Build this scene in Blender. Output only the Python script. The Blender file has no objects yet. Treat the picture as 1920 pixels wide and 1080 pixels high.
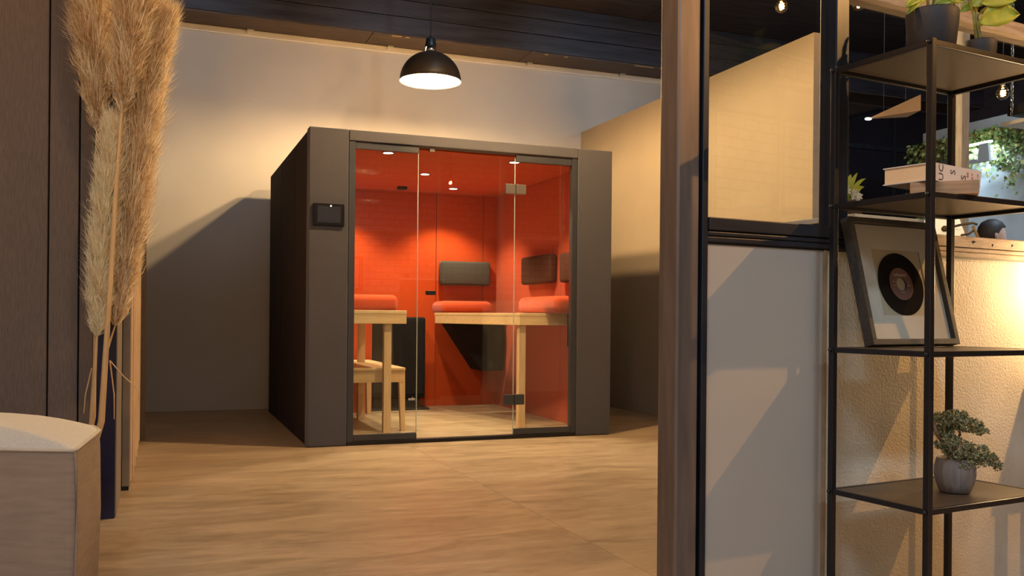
import bpy, bmesh, math, random
from mathutils import Vector, Matrix, Euler
random.seed(7)
SC = bpy.context.scene
COL = SC.collection
PI = math.pi

# ------------------------------------------------------------------ camera
F, YAW, ROLL, HY, CH = 1691.07, .3712, .0088, 592.92, .9535      # px focal length on a 1920x1080 frame
cs, sn, cr, sr = math.cos(YAW), math.sin(YAW), math.cos(ROLL), math.sin(ROLL)
right = Vector((cs, -sn, 0)); fwd = Vector((sn, cs, 0)); up = Vector((0, 0, 1))
cx_ = right * cr + up * sr
cy_ = up * cr - right * sr
cam_d = bpy.data.cameras.new('camera'); cam = bpy.data.objects.new('camera', cam_d); COL.objects.link(cam)
M = Matrix.Identity(4)
for i in range(3):
    M[i][0] = cx_[i]; M[i][1] = cy_[i]; M[i][2] = -fwd[i]
M[2][3] = CH
cam.matrix_world = M
cam_d.sensor_fit = 'HORIZONTAL'; cam_d.sensor_width = 36; cam_d.lens = F / 1920 * 36
cam_d.shift_y = (HY - 540) / 1920
cam_d.clip_start = .05; cam_d.clip_end = 60
SC.camera = cam
SC.view_settings.view_transform = 'Standard'; SC.view_settings.look = 'None'
SC.view_settings.gamma = 1; SC.view_settings.use_curve_mapping = False
SC.view_settings.exposure = -0.3

# ------------------------------------------------------------------ world: dim blue evening
w = bpy.data.worlds.new('world'); SC.world = w; w.use_nodes = True
w.node_tree.nodes['Background'].inputs[0].default_value = (.25, .38, .7, 1)
w.node_tree.nodes['Background'].inputs[1].default_value = .15

# light levels (watts) of the lamps, added fill lamps included; all built below
PENDANT_W = (310, 400)
TRACK_FILL_W = 85
BOOTH_W = 118
PANEL_FILL_W = 105
FESTOON_W = 430
LOUNGE_FILL_W = 190
TABLE_LAMP_W = 30
ROOM_LED_W = 130
WARM = (1, .64, .30); COOL = (.62, .80, 1)

def light(name, kind, loc, power, color, parent=None, aim=None, **kw):
    d = bpy.data.lights.new(name, kind); d.energy = power; d.color = color
    for k, v in kw.items(): setattr(d, k, v)
    o = bpy.data.objects.new(name, d); COL.objects.link(o); o.location = loc
    if aim is not None:
        o.rotation_euler = (Vector(aim) - Vector(loc)).to_track_quat('-Z', 'Y').to_euler()
    if parent is not None: attach(o, parent)
    return o

# ------------------------------------------------------------------ helpers: pixels of the 1920x1080 photograph to points
def ray(px, py):
    a, b = px - 960, py - HY
    u = a * cr + b * sr; v = -a * sr + b * cr
    return right * (u / F) + fwd + up * (-v / F)
def at_depth(px, py, Z): return Vector((0, 0, CH)) + ray(px, py) * Z
def at_z(px, py, z):
    d = ray(px, py); return Vector((0, 0, CH)) + d * ((z - CH) / d.z)
def at_y(px, py, y):
    d = ray(px, py); return Vector((0, 0, CH)) + d * (y / d.y)

# ------------------------------------------------------------------ helpers: objects
def pmat(o):
    return Matrix.Translation(o.location) @ o.rotation_euler.to_matrix().to_4x4()
WORLD = {}
def wm(o):
    return WORLD.get(o.name, Matrix.Identity(4))
def attach(o, parent):
    o.parent = parent
    o.matrix_parent_inverse = wm(parent).inverted()
def tag(o, label=None, cat=None, group=None, kind=None):
    if label: o['label'] = label
    if cat: o['category'] = cat
    if group: o['group'] = group
    if kind: o['kind'] = kind
    return o
def thing(name, loc, label=None, cat=None, group=None, rz=0, kind=None):
    o = bpy.data.objects.new(name, None); COL.objects.link(o)
    o.empty_display_size = .1
    o.location = loc; o.rotation_euler = (0, 0, rz)
    WORLD[o.name] = pmat(o)
    return tag(o, label, cat, group, kind)

class MB:
    """collects shapes in world space; build() links them as ONE mesh object"""
    def __init__(s): s.bm = bmesh.new()
    def add(s, verts, faces, T=None):
        vs = [s.bm.verts.new(T @ Vector(v) if T else Vector(v)) for v in verts]
        for f in faces:
            try: s.bm.faces.new([vs[i] for i in f])
            except ValueError: pass
        return s
    def box(s, lo, hi, T=None):
        x0, y0, z0 = lo; x1, y1, z1 = hi
        return s.add([(x0,y0,z0),(x1,y0,z0),(x1,y1,z0),(x0,y1,z0),(x0,y0,z1),(x1,y0,z1),(x1,y1,z1),(x0,y1,z1)],
              [(0,3,2,1),(4,5,6,7),(0,1,5,4),(1,2,6,5),(2,3,7,6),(3,0,4,7)], T)
    def prism(s, poly, z0, z1, T=None):
        n = len(poly)
        v = [(p[0], p[1], z0) for p in poly] + [(p[0], p[1], z1) for p in poly]
        f = [tuple(range(n))[::-1], tuple(range(n, 2*n))] + [(i, (i+1) % n, n+(i+1) % n, n+i) for i in range(n)]
        return s.add(v, f, T)
    def lathe(s, prof, n=32, T=None, cap0=False, cap1=False):
        v = []; f = []
        for r, z in prof:
            for k in range(n):
                a = 2*PI*k/n; v.append((r*math.cos(a), r*math.sin(a), z))
        for i in range(len(prof)-1):
            for k in range(n):
                f.append((i*n+k, i*n+(k+1) % n, (i+1)*n+(k+1) % n, (i+1)*n+k))
        if cap0: f.append(tuple(range(n))[::-1])
        if cap1: f.append(tuple(range((len(prof)-1)*n, len(prof)*n)))
        return s.add(v, f, T)
    def tube(s, pts, r, n=8):
        pts = [Vector(p) for p in pts]; m = len(pts)
        rs = r if isinstance(r, (list, tuple)) else [r]*m
        v = []; f = []
        for i, p in enumerate(pts):
            d = (pts[min(i+1, m-1)] - pts[max(i-1, 0)]).normalized()
            a = d.cross(Vector((0, 0, 1)))
            if a.length < 1e-3: a = d.cross(Vector((0, 1, 0)))
            a.normalize(); b = d.cross(a).normalized()
            for k in range(n):
                t = 2*PI*k/n; v.append(p + (a*math.cos(t) + b*math.sin(t))*rs[i])
        for i in range(m-1):
            for k in range(n):
                f.append((i*n+k, i*n+(k+1) % n, (i+1)*n+(k+1) % n, (i+1)*n+k))
        f.append(tuple(range(n))); f.append(tuple(range((m-1)*n, m*n))[::-1])
        return s.add(v, f)
    def bar(s, a, b, w, h=None):
        """square bar from a to b"""
        a, b = Vector(a), Vector(b); h = h or w
        d = (b-a); L = d.length; q = d.to_track_quat('X', 'Z')
        T = Matrix.Translation(a) @ q.to_matrix().to_4x4()
        return s.box((0, -w/2, -h/2), (L, w/2, h/2), T)
    def sphere(s, c, r, n=16, sq=(1, 1, 1)):
        prof = [(max(1e-5, r*math.sin(PI*i/(n//2))), -r*math.cos(PI*i/(n//2))) for i in range(n//2+1)]
        T = Matrix.Translation(c) @ Matrix.Diagonal((sq[0], sq[1], sq[2], 1))
        return s.lathe(prof, n, T)
    def build(s, name, mat, parent=None, bevel=0, smooth=False, seg=2, sub=0, label=None, kind=None):
        bmesh.ops.remove_doubles(s.bm, verts=s.bm.verts, dist=1e-6)
        bmesh.ops.recalc_face_normals(s.bm, faces=s.bm.faces)
        me = bpy.data.meshes.new(name)
        ps = [v.co for v in s.bm.verts]
        c = Vector(((min(p.x for p in ps)+max(p.x for p in ps))/2, (min(p.y for p in ps)+max(p.y for p in ps))/2, min(p.z for p in ps)))
        for v in s.bm.verts: v.co -= c
        if bevel and smooth is None: smooth = False
        s.bm.to_mesh(me); s.bm.free()
        o = bpy.data.objects.new(name, me); COL.objects.link(o); o.location = c
        WORLD[o.name] = Matrix.Translation(c)
        if mat: me.materials.append(mat)
        if smooth:
            for p in me.polygons: p.use_smooth = True
        if bevel:
            m = o.modifiers.new('bevel', 'BEVEL'); m.width = bevel; m.segments = seg; m.limit_method = 'ANGLE'
        if sub:
            m = o.modifiers.new('sub', 'SUBSURF'); m.levels = sub; m.render_levels = sub
        if parent is not None: attach(o, parent)
        if label: o['label'] = label
        if kind: o['kind'] = kind
        return o
def BX(lo, hi): return MB().box(lo, hi)
def copy_tree(o, parent=None):
    c = o.copy(); COL.objects.link(c)
    WORLD[c.name] = wm(o)
    if parent is not None: c.parent = parent
    for ch in list(o.children): copy_tree(ch, c)
    return c
def cushion(lo, hi, r=.04, sub=2):
    """soft block: box with rounded edges"""
    return BX(lo, hi)

# ------------------------------------------------------------------ materials
MT = {}
def mat(name, col, rough=.6, metal=0, vary=.12, scale=8, bump=.0, bscale=60, stretch=(1, 1, 1), col2=None, spec=.5, sheen=0, coat=0, detail=4):
    m = bpy.data.materials.new(name); m.use_nodes = True; nt = m.node_tree; N = nt.nodes; Lk = nt.links
    b = N['Principled BSDF']
    b.inputs['Roughness'].default_value = rough; b.inputs['Metallic'].default_value = metal
    b.inputs['Specular IOR Level'].default_value = spec
    if sheen: b.inputs['Sheen Weight'].default_value = sheen
    if coat: b.inputs['Coat Weight'].default_value = coat
    tc = N.new('ShaderNodeTexCoord'); mp = N.new('ShaderNodeMapping'); mp.inputs['Scale'].default_value = stretch
    Lk.new(tc.outputs['Object'], mp.inputs['Vector'])
    n1 = N.new('ShaderNodeTexNoise'); n1.inputs['Scale'].default_value = scale; n1.inputs['Detail'].default_value = detail
    Lk.new(mp.outputs[0], n1.inputs['Vector'])
    r = N.new('ShaderNodeValToRGB'); r.color_ramp.elements[0].position = .3; r.color_ramp.elements[1].position = .7
    c2 = col2 or tuple(min(1, c*(1+vary)) for c in col); c1 = col if col2 else tuple(c*(1-vary) for c in col)
    r.color_ramp.elements[0].color = (*c1, 1); r.color_ramp.elements[1].color = (*c2, 1)
    Lk.new(n1.outputs['Fac'], r.inputs['Fac']); Lk.new(r.outputs['Color'], b.inputs['Base Color'])
    if bump:
        n2 = N.new('ShaderNodeTexNoise'); n2.inputs['Scale'].default_value = bscale; n2.inputs['Detail'].default_value = 3
        Lk.new(mp.outputs[0], n2.inputs['Vector'])
        bp = N.new('ShaderNodeBump'); bp.inputs['Strength'].default_value = bump; bp.inputs['Distance'].default_value = .01
        Lk.new(n2.outputs['Fac'], bp.inputs['Height']); Lk.new(bp.outputs[0], b.inputs['Normal'])
    MT[name] = m
    return m
def glass(name, tint=(.95, .97, .97), base=.05, gain=.9, rough=0.0):
    m = bpy.data.materials.new(name); m.use_nodes = True; nt = m.node_tree; N = nt.nodes; Lk = nt.links
    N.remove(N['Principled BSDF']); out = N['Material Output']
    tr = N.new('ShaderNodeBsdfTransparent'); gl = N.new('ShaderNodeBsdfGlossy'); gl.inputs['Roughness'].default_value = rough
    nz = N.new('ShaderNodeTexNoise'); nz.inputs['Scale'].default_value = 1.5
    rp = N.new('ShaderNodeValToRGB'); rp.color_ramp.elements[0].color = (*tint, 1); rp.color_ramp.elements[1].color = tuple(min(1, t*1.02) for t in tint) + (1,)
    Lk.new(nz.outputs['Fac'], rp.inputs['Fac']); Lk.new(rp.outputs[0], tr.inputs[0])
    lw = N.new('ShaderNodeLayerWeight'); lw.inputs['Blend'].default_value = .5
    p = N.new('ShaderNodeMath'); p.operation = 'POWER'; p.inputs[1].default_value = 5
    a = N.new('ShaderNodeMath'); a.operation = 'MULTIPLY_ADD'; a.inputs[1].default_value = gain; a.inputs[2].default_value = base
    Lk.new(lw.outputs['Facing'], p.inputs[0]); Lk.new(p.outputs[0], a.inputs[0])
    mx = N.new('ShaderNodeMixShader'); Lk.new(a.outputs[0], mx.inputs[0]); Lk.new(tr.outputs[0], mx.inputs[1]); Lk.new(gl.outputs[0], mx.inputs[2])
    Lk.new(mx.outputs[0], out.inputs[0]); MT[name] = m
    return m
def emit(name, col, strength):
    m = bpy.data.materials.new(name); m.use_nodes = True
    b = m.node_tree.nodes['Principled BSDF']; b.inputs['Base Color'].default_value = (*col, 1)
    b.inputs['Emission Color'].default_value = (*col, 1); b.inputs['Emission Strength'].default_value = strength
    MT[name] = m
    return m

paint = mat('wall_paint', (.50, .48, .44), .75, vary=.03, scale=2.5, bump=.06, bscale=140)
paint_r = mat('partition_paint', (.42, .355, .265), .75, vary=.03, scale=2.5, bump=.06, bscale=140)
cornice_m = mat('cornice_paint', (.72, .71, .68), .6, vary=.03, scale=4)
floor_m = mat('polished_concrete', (.25, .178, .105), .33, vary=.2, scale=1.7, bump=.03, bscale=9, stretch=(.7, 2.4, 1), col2=(.52, .40, .265), spec=.45, detail=9)
nt = floor_m.node_tree; N = nt.nodes
rp0 = [n for n in N if n.type == 'VALTORGB'][0]; n0 = [n for n in N if n.type == 'TEX_NOISE' and n.inputs['Scale'].default_value < 5][0]; mp0 = [n for n in N if n.type == 'MAPPING'][0]
n0.inputs['Distortion'].default_value = 1.2; n0.inputs['Roughness'].default_value = .62
n5 = N.new('ShaderNodeTexNoise'); n5.inputs['Scale'].default_value = 6.5; n5.inputs['Detail'].default_value = 8; n5.inputs['Distortion'].default_value = 2.0; n5.inputs['Roughness'].default_value = .6
nt.links.new(mp0.outputs[0], n5.inputs['Vector'])
mxn = N.new('ShaderNodeMath'); mxn.operation = 'MULTIPLY_ADD'; mxn.inputs[1].default_value = .45
sub = N.new('ShaderNodeMath'); sub.operation = 'MULTIPLY_ADD'; sub.inputs[1].default_value = .75; sub.inputs[2].default_value = -.10
nt.links.new(n0.outputs['Fac'], sub.inputs[0]); nt.links.new(n5.outputs['Fac'], mxn.inputs[0]); nt.links.new(sub.outputs[0], mxn.inputs[2]); nt.links.new(mxn.outputs[0], rp0.inputs['Fac'])
mr = N.new('ShaderNodeMapRange'); mr.inputs['To Min'].default_value = .26; mr.inputs['To Max'].default_value = .46; nt.links.new(n5.outputs['Fac'], mr.inputs['Value']); nt.links.new(mr.outputs[0], N['Principled BSDF'].inputs['Roughness'])
joint_m = mat('floor_joint', (.42, .32, .20), .5)
ceil_m = mat('black_ceiling_boards', (.036, .028, .034), .6, vary=.5, scale=5, bump=.2, bscale=30, stretch=(.4, 3, 1))
beam_m = mat('dark_stained_beam', (.020, .019, .028), .55, vary=.6, scale=6, bump=.3, bscale=40, stretch=(.3, 3, 3))
beam_b = mat('lit_brown_soffit', (.07, .05, .043), .65, vary=.35, scale=9, bump=.2, bscale=40, stretch=(.4, 3, 1))  # lighter brown than the beam face, lamp light from below coloured in
chip_m = mat('bare_wood_chip', (.45, .3, .14), .7)
clip_m = mat('zinc_clip', (.65, .68, .68), .35, metal=.6)
brick_dark = mat('dark_wall', (.055, .048, .06), .7, vary=.2)
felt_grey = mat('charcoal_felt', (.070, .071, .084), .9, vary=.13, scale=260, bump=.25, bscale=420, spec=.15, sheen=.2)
roof_m = mat('pale_bounce_roof', (.62, .52, .38), .8, vary=.05)  # unseen roof top made pale to bounce pendant light onto the wall
felt_side = mat('charcoal_felt_shaded', (.030, .024, .031), .9, vary=.15, scale=200, bump=.25, bscale=400, spec=.15)  # shade of the booth sides put into a darker felt
felt_red = mat('vermilion_felt', (.50, .062, .008), .9, vary=.07, scale=160, bump=.2, bscale=380, spec=.1, sheen=.15)
felt_red2 = mat('vermilion_seat_fabric', (.50, .056, .010), .85, vary=.06, scale=200, bump=.15, bscale=400, spec=.15, sheen=.2)
grey_cush = mat('slate_grey_fabric', (.060, .058, .052), .9, vary=.1, scale=200, bump=.2, bscale=420, spec=.15, sheen=.2)
brown_cush = mat('brown_fabric', (.075, .026, .014), .9, vary=.1, scale=200, bump=.2, bscale=420, spec=.15)
frame_m = mat('anthracite_aluminium', (.045, .050, .062), .38, metal=.35, vary=.06)
black_m = mat('black_plastic', (.009, .009, .011), .45, vary=.2, spec=.3)
blackfelt = mat('black_upholstery', (.008, .008, .011), .85, spec=.2, vary=.2, scale=100, bump=.15, bscale=300)
steel_hinge = mat('brushed_hinge', (.16, .15, .145), .4, metal=.7, stretch=(1, 1, 30), scale=30)
bezel_m = mat('tablet_bezel', (.003, .003, .005), .3, vary=.1, spec=.25)
screen_m = mat('dark_screen', (.018, .020, .030), .2, vary=.1)
oak = mat('light_oak', (.62, .40, .19), .5, vary=.1, scale=5, bump=.06, bscale=30, stretch=(1, 9, 9), col2=(.72, .50, .27))
oak_v = mat('light_oak_leg', (.60, .38, .19), .5, scale=5, bump=.06, bscale=30, stretch=(9, 9, 1), col2=(.70, .48, .27))
slat_m = mat('ash_slats', (.56, .40, .24), .6, scale=5, bump=.08, bscale=25, stretch=(9, 9, .8), col2=(.72, .54, .36))
glass_m = glass('booth_glass', (.93, .96, .95), .05, .9)
glass_p = glass('partition_glass', (.93, .95, .96), .05, .9)
glass_edge = mat('glass_edge', (.45, .55, .52), .15, vary=.05)
white_txt = mat('white_print', (.85, .85, .82), .6, vary=.02)
shade_blk = mat('black_lamp_enamel', (.018, .014, .012), .42, vary=.15)
shade_wht = mat('white_lamp_enamel', (.86, .82, .74), .4, vary=.02)
chrome = mat('chrome', (.7, .68, .62), .2, metal=1, vary=.05)
bulb_warm = emit('warm_bulb', (1, .72, .4), 40)
bulb_fil = emit('glowing_filament', (1, .55, .2), 90)
spot_em = emit('spot_lens', (1, .84, .6), 40)
led_em = emit('cool_led', (.8, .92, 1), 6)
amber_glass = glass('amber_bulb_glass', (1, .74, .42), .13, .7, .05)
steel_raw = mat('raw_brushed_steel', (.20, .165, .145), .48, metal=.6, vary=.18, scale=6, stretch=(6, 6, .7), bump=.03)
steel_dark = mat('dark_blue_steel', (.035, .042, .058), .35, metal=.6, vary=.3, scale=4, stretch=(3, 3, .6))
sill_steel = mat('dark_steel_sill', (.042, .046, .058), .4, metal=.5, vary=.35, scale=4, stretch=(.7, 5, 5))
wood_old = mat('weathered_timber', (.27, .20, .14), .75, vary=.3, scale=9, bump=.3, bscale=60, stretch=(.6, 7, 7), col2=(.50, .41, .32))
wood_old_v = mat('weathered_timber_post', (.40, .33, .27), .75, scale=9, bump=.3, bscale=60, stretch=(7, 7, .6), col2=(.60, .53, .46))
wood_white = mat('whitewashed_timber', (.40, .38, .36), .8, scale=12, bump=.3, bscale=60, stretch=(7, 7, .8), col2=(.62, .61, .58))
panel_wht = mat('white_panel', (.47, .425, .365), .55, vary=.03, scale=3)
plaster = mat('rough_plaster', (.68, .61, .48), .85, vary=.08, scale=7, bump=.35, bscale=130)
brown_edge = mat('brown_edge_strip', (.30, .19, .10), .7, vary=.25, scale=12)
shelf_blk = mat('black_powdercoat', (.008, .008, .011), .34, vary=.15)
shelf_plate = mat('bronze_black_sheet', (.085, .066, .046), .42, metal=.2, vary=.15, scale=60)
brownfab = mat('brown_panel_fabric', (.150, .124, .109), .9, vary=.14, scale=30, bump=.2, bscale=300, stretch=(6, 6, .6), spec=.15)
navy = mat('navy_gloss', (.006, .010, .045), .25, vary=.2)
greyfin = mat('grey_panel_edge', (.26, .225, .19), .6, vary=.08)
pouf_top = mat('weave_lit_top', (.60, .58, .51), .9, vary=.07, scale=130, bump=.3, bscale=330, spec=.15)  # same weave as the sides, lightened for the light on top
pouf_side = mat('weave_shaded_side', (.33, .25, .185), .9, vary=.10, scale=9, bump=.25, bscale=330, stretch=(1, 1, 7), spec=.15)  # pouf weave darkened for the shade on its sides
pouf_pipe = mat('cream_piping', (.56, .50, .40), .9, vary=.06)
straw = mat('straw_stem', (.62, .42, .20), .6, vary=.2, scale=20, stretch=(1, 1, .1))
def plume_mat(name, c1, c2):
    m = mat(name, c1, .9, scale=60, spec=.1, col2=c2)
    nt = m.node_tree; N = nt.nodes; b = N['Principled BSDF']; tl = N.new('ShaderNodeBsdfTranslucent'); mx = N.new('ShaderNodeMixShader'); mx.inputs[0].default_value = .45
    src = b.inputs['Base Color'].links[0].from_socket
    nt.links.new(src, tl.inputs[0]); nt.links.new(b.outputs[0], mx.inputs[1]); nt.links.new(tl.outputs[0], mx.inputs[2]); nt.links.new(mx.outputs[0], N['Material Output'].inputs[0])
    return m
pamp1 = plume_mat('golden_plume', (.48, .31, .14), (.88, .71, .45))
pamp2 = plume_mat('peach_plume', (.78, .63, .43), (.93, .83, .62))
pamp3 = plume_mat('cream_plume', (.92, .87, .66), (.97, .95, .80))
vase_m = mat('dark_vase', (.05, .045, .04), .5)

# ------------------------------------------------------------------ the setting
YW = 9.36; ZC = 4.30; ZB = 3.784; XR = 4.473; ZR = 3.07; YE = 5.40
def struct(o): return tag(o, kind='structure')
fl = thing('floor', (1.7, 3, 0), kind='structure')
# two poured bays with a saw-cut joint at x = 1.70
BX((-3.5, -3.5, -.12), (1.698, YW, 0)).build('slab', floor_m, fl)
BX((1.702, -3.5, -.12), (10.2, YW, 0)).build('slab', floor_m, fl)
BX((1.698, -3.5, -.12), (1.702, YW, -.0012)).build('joint_filler', joint_m, fl)

ce = thing('ceiling', (1.7, 3, ZC), kind='structure')
y = -3.5; k = 0
while y < YW:
    y2 = min(y + .46, YW)
    BX((-3.5, y + .004, ZC), (3.4 + (k % 3)*.8, y2 - .004, ZC + .05)).build('board', ceil_m, ce)
    BX((3.412 + (k % 3)*.8, y + .004, ZC), (10.2, y2 - .004, ZC + .05)).build('board', ceil_m, ce)
    y = y2; k += 1
BX((-3.6, -3.6, ZC + .05), (10.3, YW + .2, ZC + .15)).build('roof_deck', brick_dark, ce)

struct(BX((-3.5, YW, 0), (5.9, YW + .2, ZC)).build('wall_back', paint))
struct(BX((-3.5, YW - .022, ZB - .062), (5.9, YW, ZB)).build('trim_1', cornice_m, bevel=.006))
struct(BX((XR, YE, 0), (4.80, YW, ZR)).build('wall_right', paint_r, bevel=.004))
struct(BX((5.9, YW, 0), (10.2, YW + .2, ZC)).build('wall_far', brick_dark))
struct(BX((-3.7, -3.5, 0), (-3.5, YW, ZC)).build('wall_left', paint))
struct(BX((10.2, -3.5, 0), (10.4, YW, ZC)).build('wall_outer', brick_dark))

# whitewashed brick wall behind the viewer, mirrored faintly in the booth glass
bw = bpy.data.materials.new('whitewashed_brick'); bw.use_nodes = True
nt = bw.node_tree; bt = nt.nodes.new('ShaderNodeTexBrick'); tcb = nt.nodes.new('ShaderNodeTexCoord'); mpb = nt.nodes.new('ShaderNodeMapping')
mpb.inputs['Rotation'].default_value = (PI/2, 0, 0)
bt.inputs['Color1'].default_value = (.62, .57, .50, 1); bt.inputs['Color2'].default_value = (.52, .48, .42, 1); bt.inputs['Mortar'].default_value = (.28, .25, .22, 1)
bt.inputs['Scale'].default_value = 2.0; bt.inputs['Mortar Size'].default_value = .02
nt.links.new(tcb.outputs['Object'], mpb.inputs[0]); nt.links.new(mpb.outputs[0], bt.inputs['Vector'])
nt.links.new(bt.outputs['Color'], nt.nodes['Principled BSDF'].inputs['Base Color'])
struct(BX((-3.5, -3.7, 0), (10.2, -3.5, ZC)).build('wall_rear', bw))

# beam along the back wall: soffit boards, face boards
bm_ = thing('ceiling_beam', (2, 9.15, ZB), 'long dark stained timber beam above the white back wall', 'beam')
xs = [-3.5, -.9, 1.96, 3.67, 5.43, 7.4, 10.2]
for a, b in zip(xs[:-1], xs[1:]):
    BX((a + .004, 8.945, ZB), (b - .004, YW - .001, ZB + .03)).build('soffit_board', beam_b, bm_)
zz = [ZB + .012, 3.98, 4.15, ZC]
for a, b in zip(zz[:-1], zz[1:]):
    BX((-3.5, 8.93, a + .003), (10.2, 8.965, b - .003)).build('face_board', beam_m, bm_, bevel=.003)
BX((-3.5, 8.965, ZB + .03), (10.2, YW, ZC)).build('core', beam_m, bm_)
for px, py in ((470, 53), (735, 82), (996, 115), (1167, 138)):
    p = at_z(px, py, ZB)
    MB().box((p.x-.035, YW-.06, ZB-.012), (p.x+.035, YW-.03, ZB)).box((p.x-.035, YW-.06, ZB-.035), (p.x-.025, YW-.03, ZB)).build('clip', clip_m, bm_)
for px, py, wd in ((744, 68, .05), (760, 75, .02), (1024, 103, .02), (1060, 108, .02), (1210, 124, .12), (1250, 131, .1)):
    p = at_z(px, py, ZB)
    BX((p.x-wd, 8.944, ZB-.0015), (p.x+wd, 8.975, ZB+.001)).build('bare_chip', chip_m, bm_)

# ------------------------------------------------------------------ partition: steel column, half wall, sill, glazing (its own axes t, q)
LS = Vector((1.791, 2.07, 0)); ANG = math.radians(6.8)
U = Vector((math.cos(ANG), math.sin(ANG), 0)); NQ = Vector((math.sin(ANG), -math.cos(ANG), 0))
TP = Matrix.Identity(4)
for i in range(3):
    TP[i][0] = U[i]; TP[i][1] = -NQ[i]; TP[i][2] = up[i]; TP[i][3] = LS[i]
def PB(t0, t1, q0, q1, z0, z1, m=None):
    """box: t along the partition, q towards the viewer from the shelf's back edge"""
    return (m or MB()).box((t0, -q1, z0), (t1, -q0, z1), TP)
TE = 4.0
colm = thing('steel_column', TP @ Vector((-.47, .09, 0)), 'raw steel column at the end of the glass partition', 'column')
PB(-.522, -.449, -.13, -.05, 0, ZC).build('box_section', steel_raw, colm, bevel=.006)
PB(-.449, -.43, -.12, -.075, 0, ZC).build('web', steel_dark, colm)
PB(-.43, -.409, -.13, -.06, 0, ZC).build('edge_channel', steel_dark, colm, bevel=.003)
PB(-.409, .036, -.16, -.074, 0, 1.157).build('wall_front', panel_wht); struct(bpy.data.objects['wall_front'])
PB(.036, .052, -.16, -.068, 0, 1.157).build('trim_2', brown_edge, bevel=.004); struct(bpy.data.objects['trim_2'])
PB(.052, TE, -.16, -.079, 0, 1.157).build('wall_half', plaster); struct(bpy.data.objects['wall_half'])
si = thing('trim_3', TP @ Vector((-.15, .1, 1.157)), kind='structure')
PB(-.409, .13, -.17, -.055, 1.192, 1.227).build('top_rail', sill_steel, si, bevel=.003)
PB(-.409, .13, -.165, -.060, 1.177, 1.190).build('moulding', sill_steel, si, bevel=.004)
PB(-.409, .13, -.165, -.064, 1.160, 1.1765).build('moulding', sill_steel, si, bevel=.004)
PB(-.409, .13, -.16, -.070, 1.155, 1.160).build('shadow_gap', black_m, si)
sw = thing('trim_4', TP @ Vector((1.5, .1, 1.157)), kind='structure')
PB(.131, TE, -.17, -.055, 1.192, 1.227).build('top_board', wood_old, sw, bevel=.003)
PB(.131, TE, -.165, -.060, 1.177, 1.190).build('moulding', wood_old, sw, bevel=.004)
PB(.131, TE, -.165, -.064, 1.160, 1.1765).build('moulding', wood_old, sw, bevel=.004)
PB(.131, TE, -.16, -.070, 1.155, 1.160).build('shadow_gap', black_m, sw)
p_ = TP @ Vector((.95, .055, 1.209))
for t, z, sx in ((.70, 1.209, .011), (.80, 1.203, .004), (.905, 1.206, .003)):
    MB().sphere(TP @ Vector((t, .0555, z)), .008, 10, (1.6 if sx > .01 else .7, .25, .7)).build('knot', black_m, sw)
w1 = thing('window_1', TP @ Vector((-.1, .1, 1.227)), kind='structure')
PB(-.409, .086, -.116, -.104, 1.227, ZC).build('pane', glass_p, w1)
PB(.086, .142, -.14, -.075, 1.227, ZC).build('mullion', steel_dark, w1, bevel=.004)
w2 = thing('window_2', TP @ Vector((1.5, .1, 1.227)), kind='structure')
tt = [.142, 1.42, 2.22, 3.02, TE]
for i, (a, b) in enumerate(zip(tt[:-1], tt[1:])):
    a2 = a if i == 0 else a + .052
    PB(a2, b, -.116, -.104, 1.227, 1.932).build('pane', glass_p, w2)
    PB(a2, b, -.116, -.104, 1.978, ZC).build('pane', glass_p, w2)
    PB(a2, b, -.145, -.075, 1.932, 1.978).build('transom', wood_old, w2, bevel=.003)
    if i: PB(a, a + .052, -.145, -.075, 1.227, ZC).build('post', wood_old_v, w2, bevel=.003)
struct(PB(TE, TE + .15, -.2, -.03, 0, ZC).build('wall_partition_end', paint))

# ------------------------------------------------------------------ red meeting booth
X0, X1, YF, YB, H = .979, 3.406, 6.535, 9.05, 2.30
bo = thing('meeting_booth', ((X0+X1)/2, YF, 0), 'charcoal felt meeting booth with glass front and red interior', 'booth')
ix0, ix1, iyb, izc = 1.09, 3.30, 8.95, 2.21
# front pillars and header
BX((X0, YF, .004), (1.262, YF+.11, H)).build('front_pillar', felt_grey, bo, bevel=.006)
BX((3.104, YF, .004), (X1, YF+.11, H)).build('front_pillar', felt_grey, bo, bevel=.006)
BX((1.266, YF, 2.222), (3.100, YF+.11, H)).build('header', felt_grey, bo, bevel=.004)
# outer side cladding in three panels each, dark recess between
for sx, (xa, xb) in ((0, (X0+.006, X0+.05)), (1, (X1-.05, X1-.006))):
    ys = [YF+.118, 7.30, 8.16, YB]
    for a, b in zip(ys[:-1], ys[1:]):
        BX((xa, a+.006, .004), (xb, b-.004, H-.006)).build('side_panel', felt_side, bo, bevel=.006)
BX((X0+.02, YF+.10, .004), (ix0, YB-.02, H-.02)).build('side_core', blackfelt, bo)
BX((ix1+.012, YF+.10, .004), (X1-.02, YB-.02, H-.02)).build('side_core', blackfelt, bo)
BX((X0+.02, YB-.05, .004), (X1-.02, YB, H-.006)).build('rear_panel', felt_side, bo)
BX((X0+.01, YF+.11, 2.240), (X1-.01, YB, H-.012)).build('roof', roof_m, bo)
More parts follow.
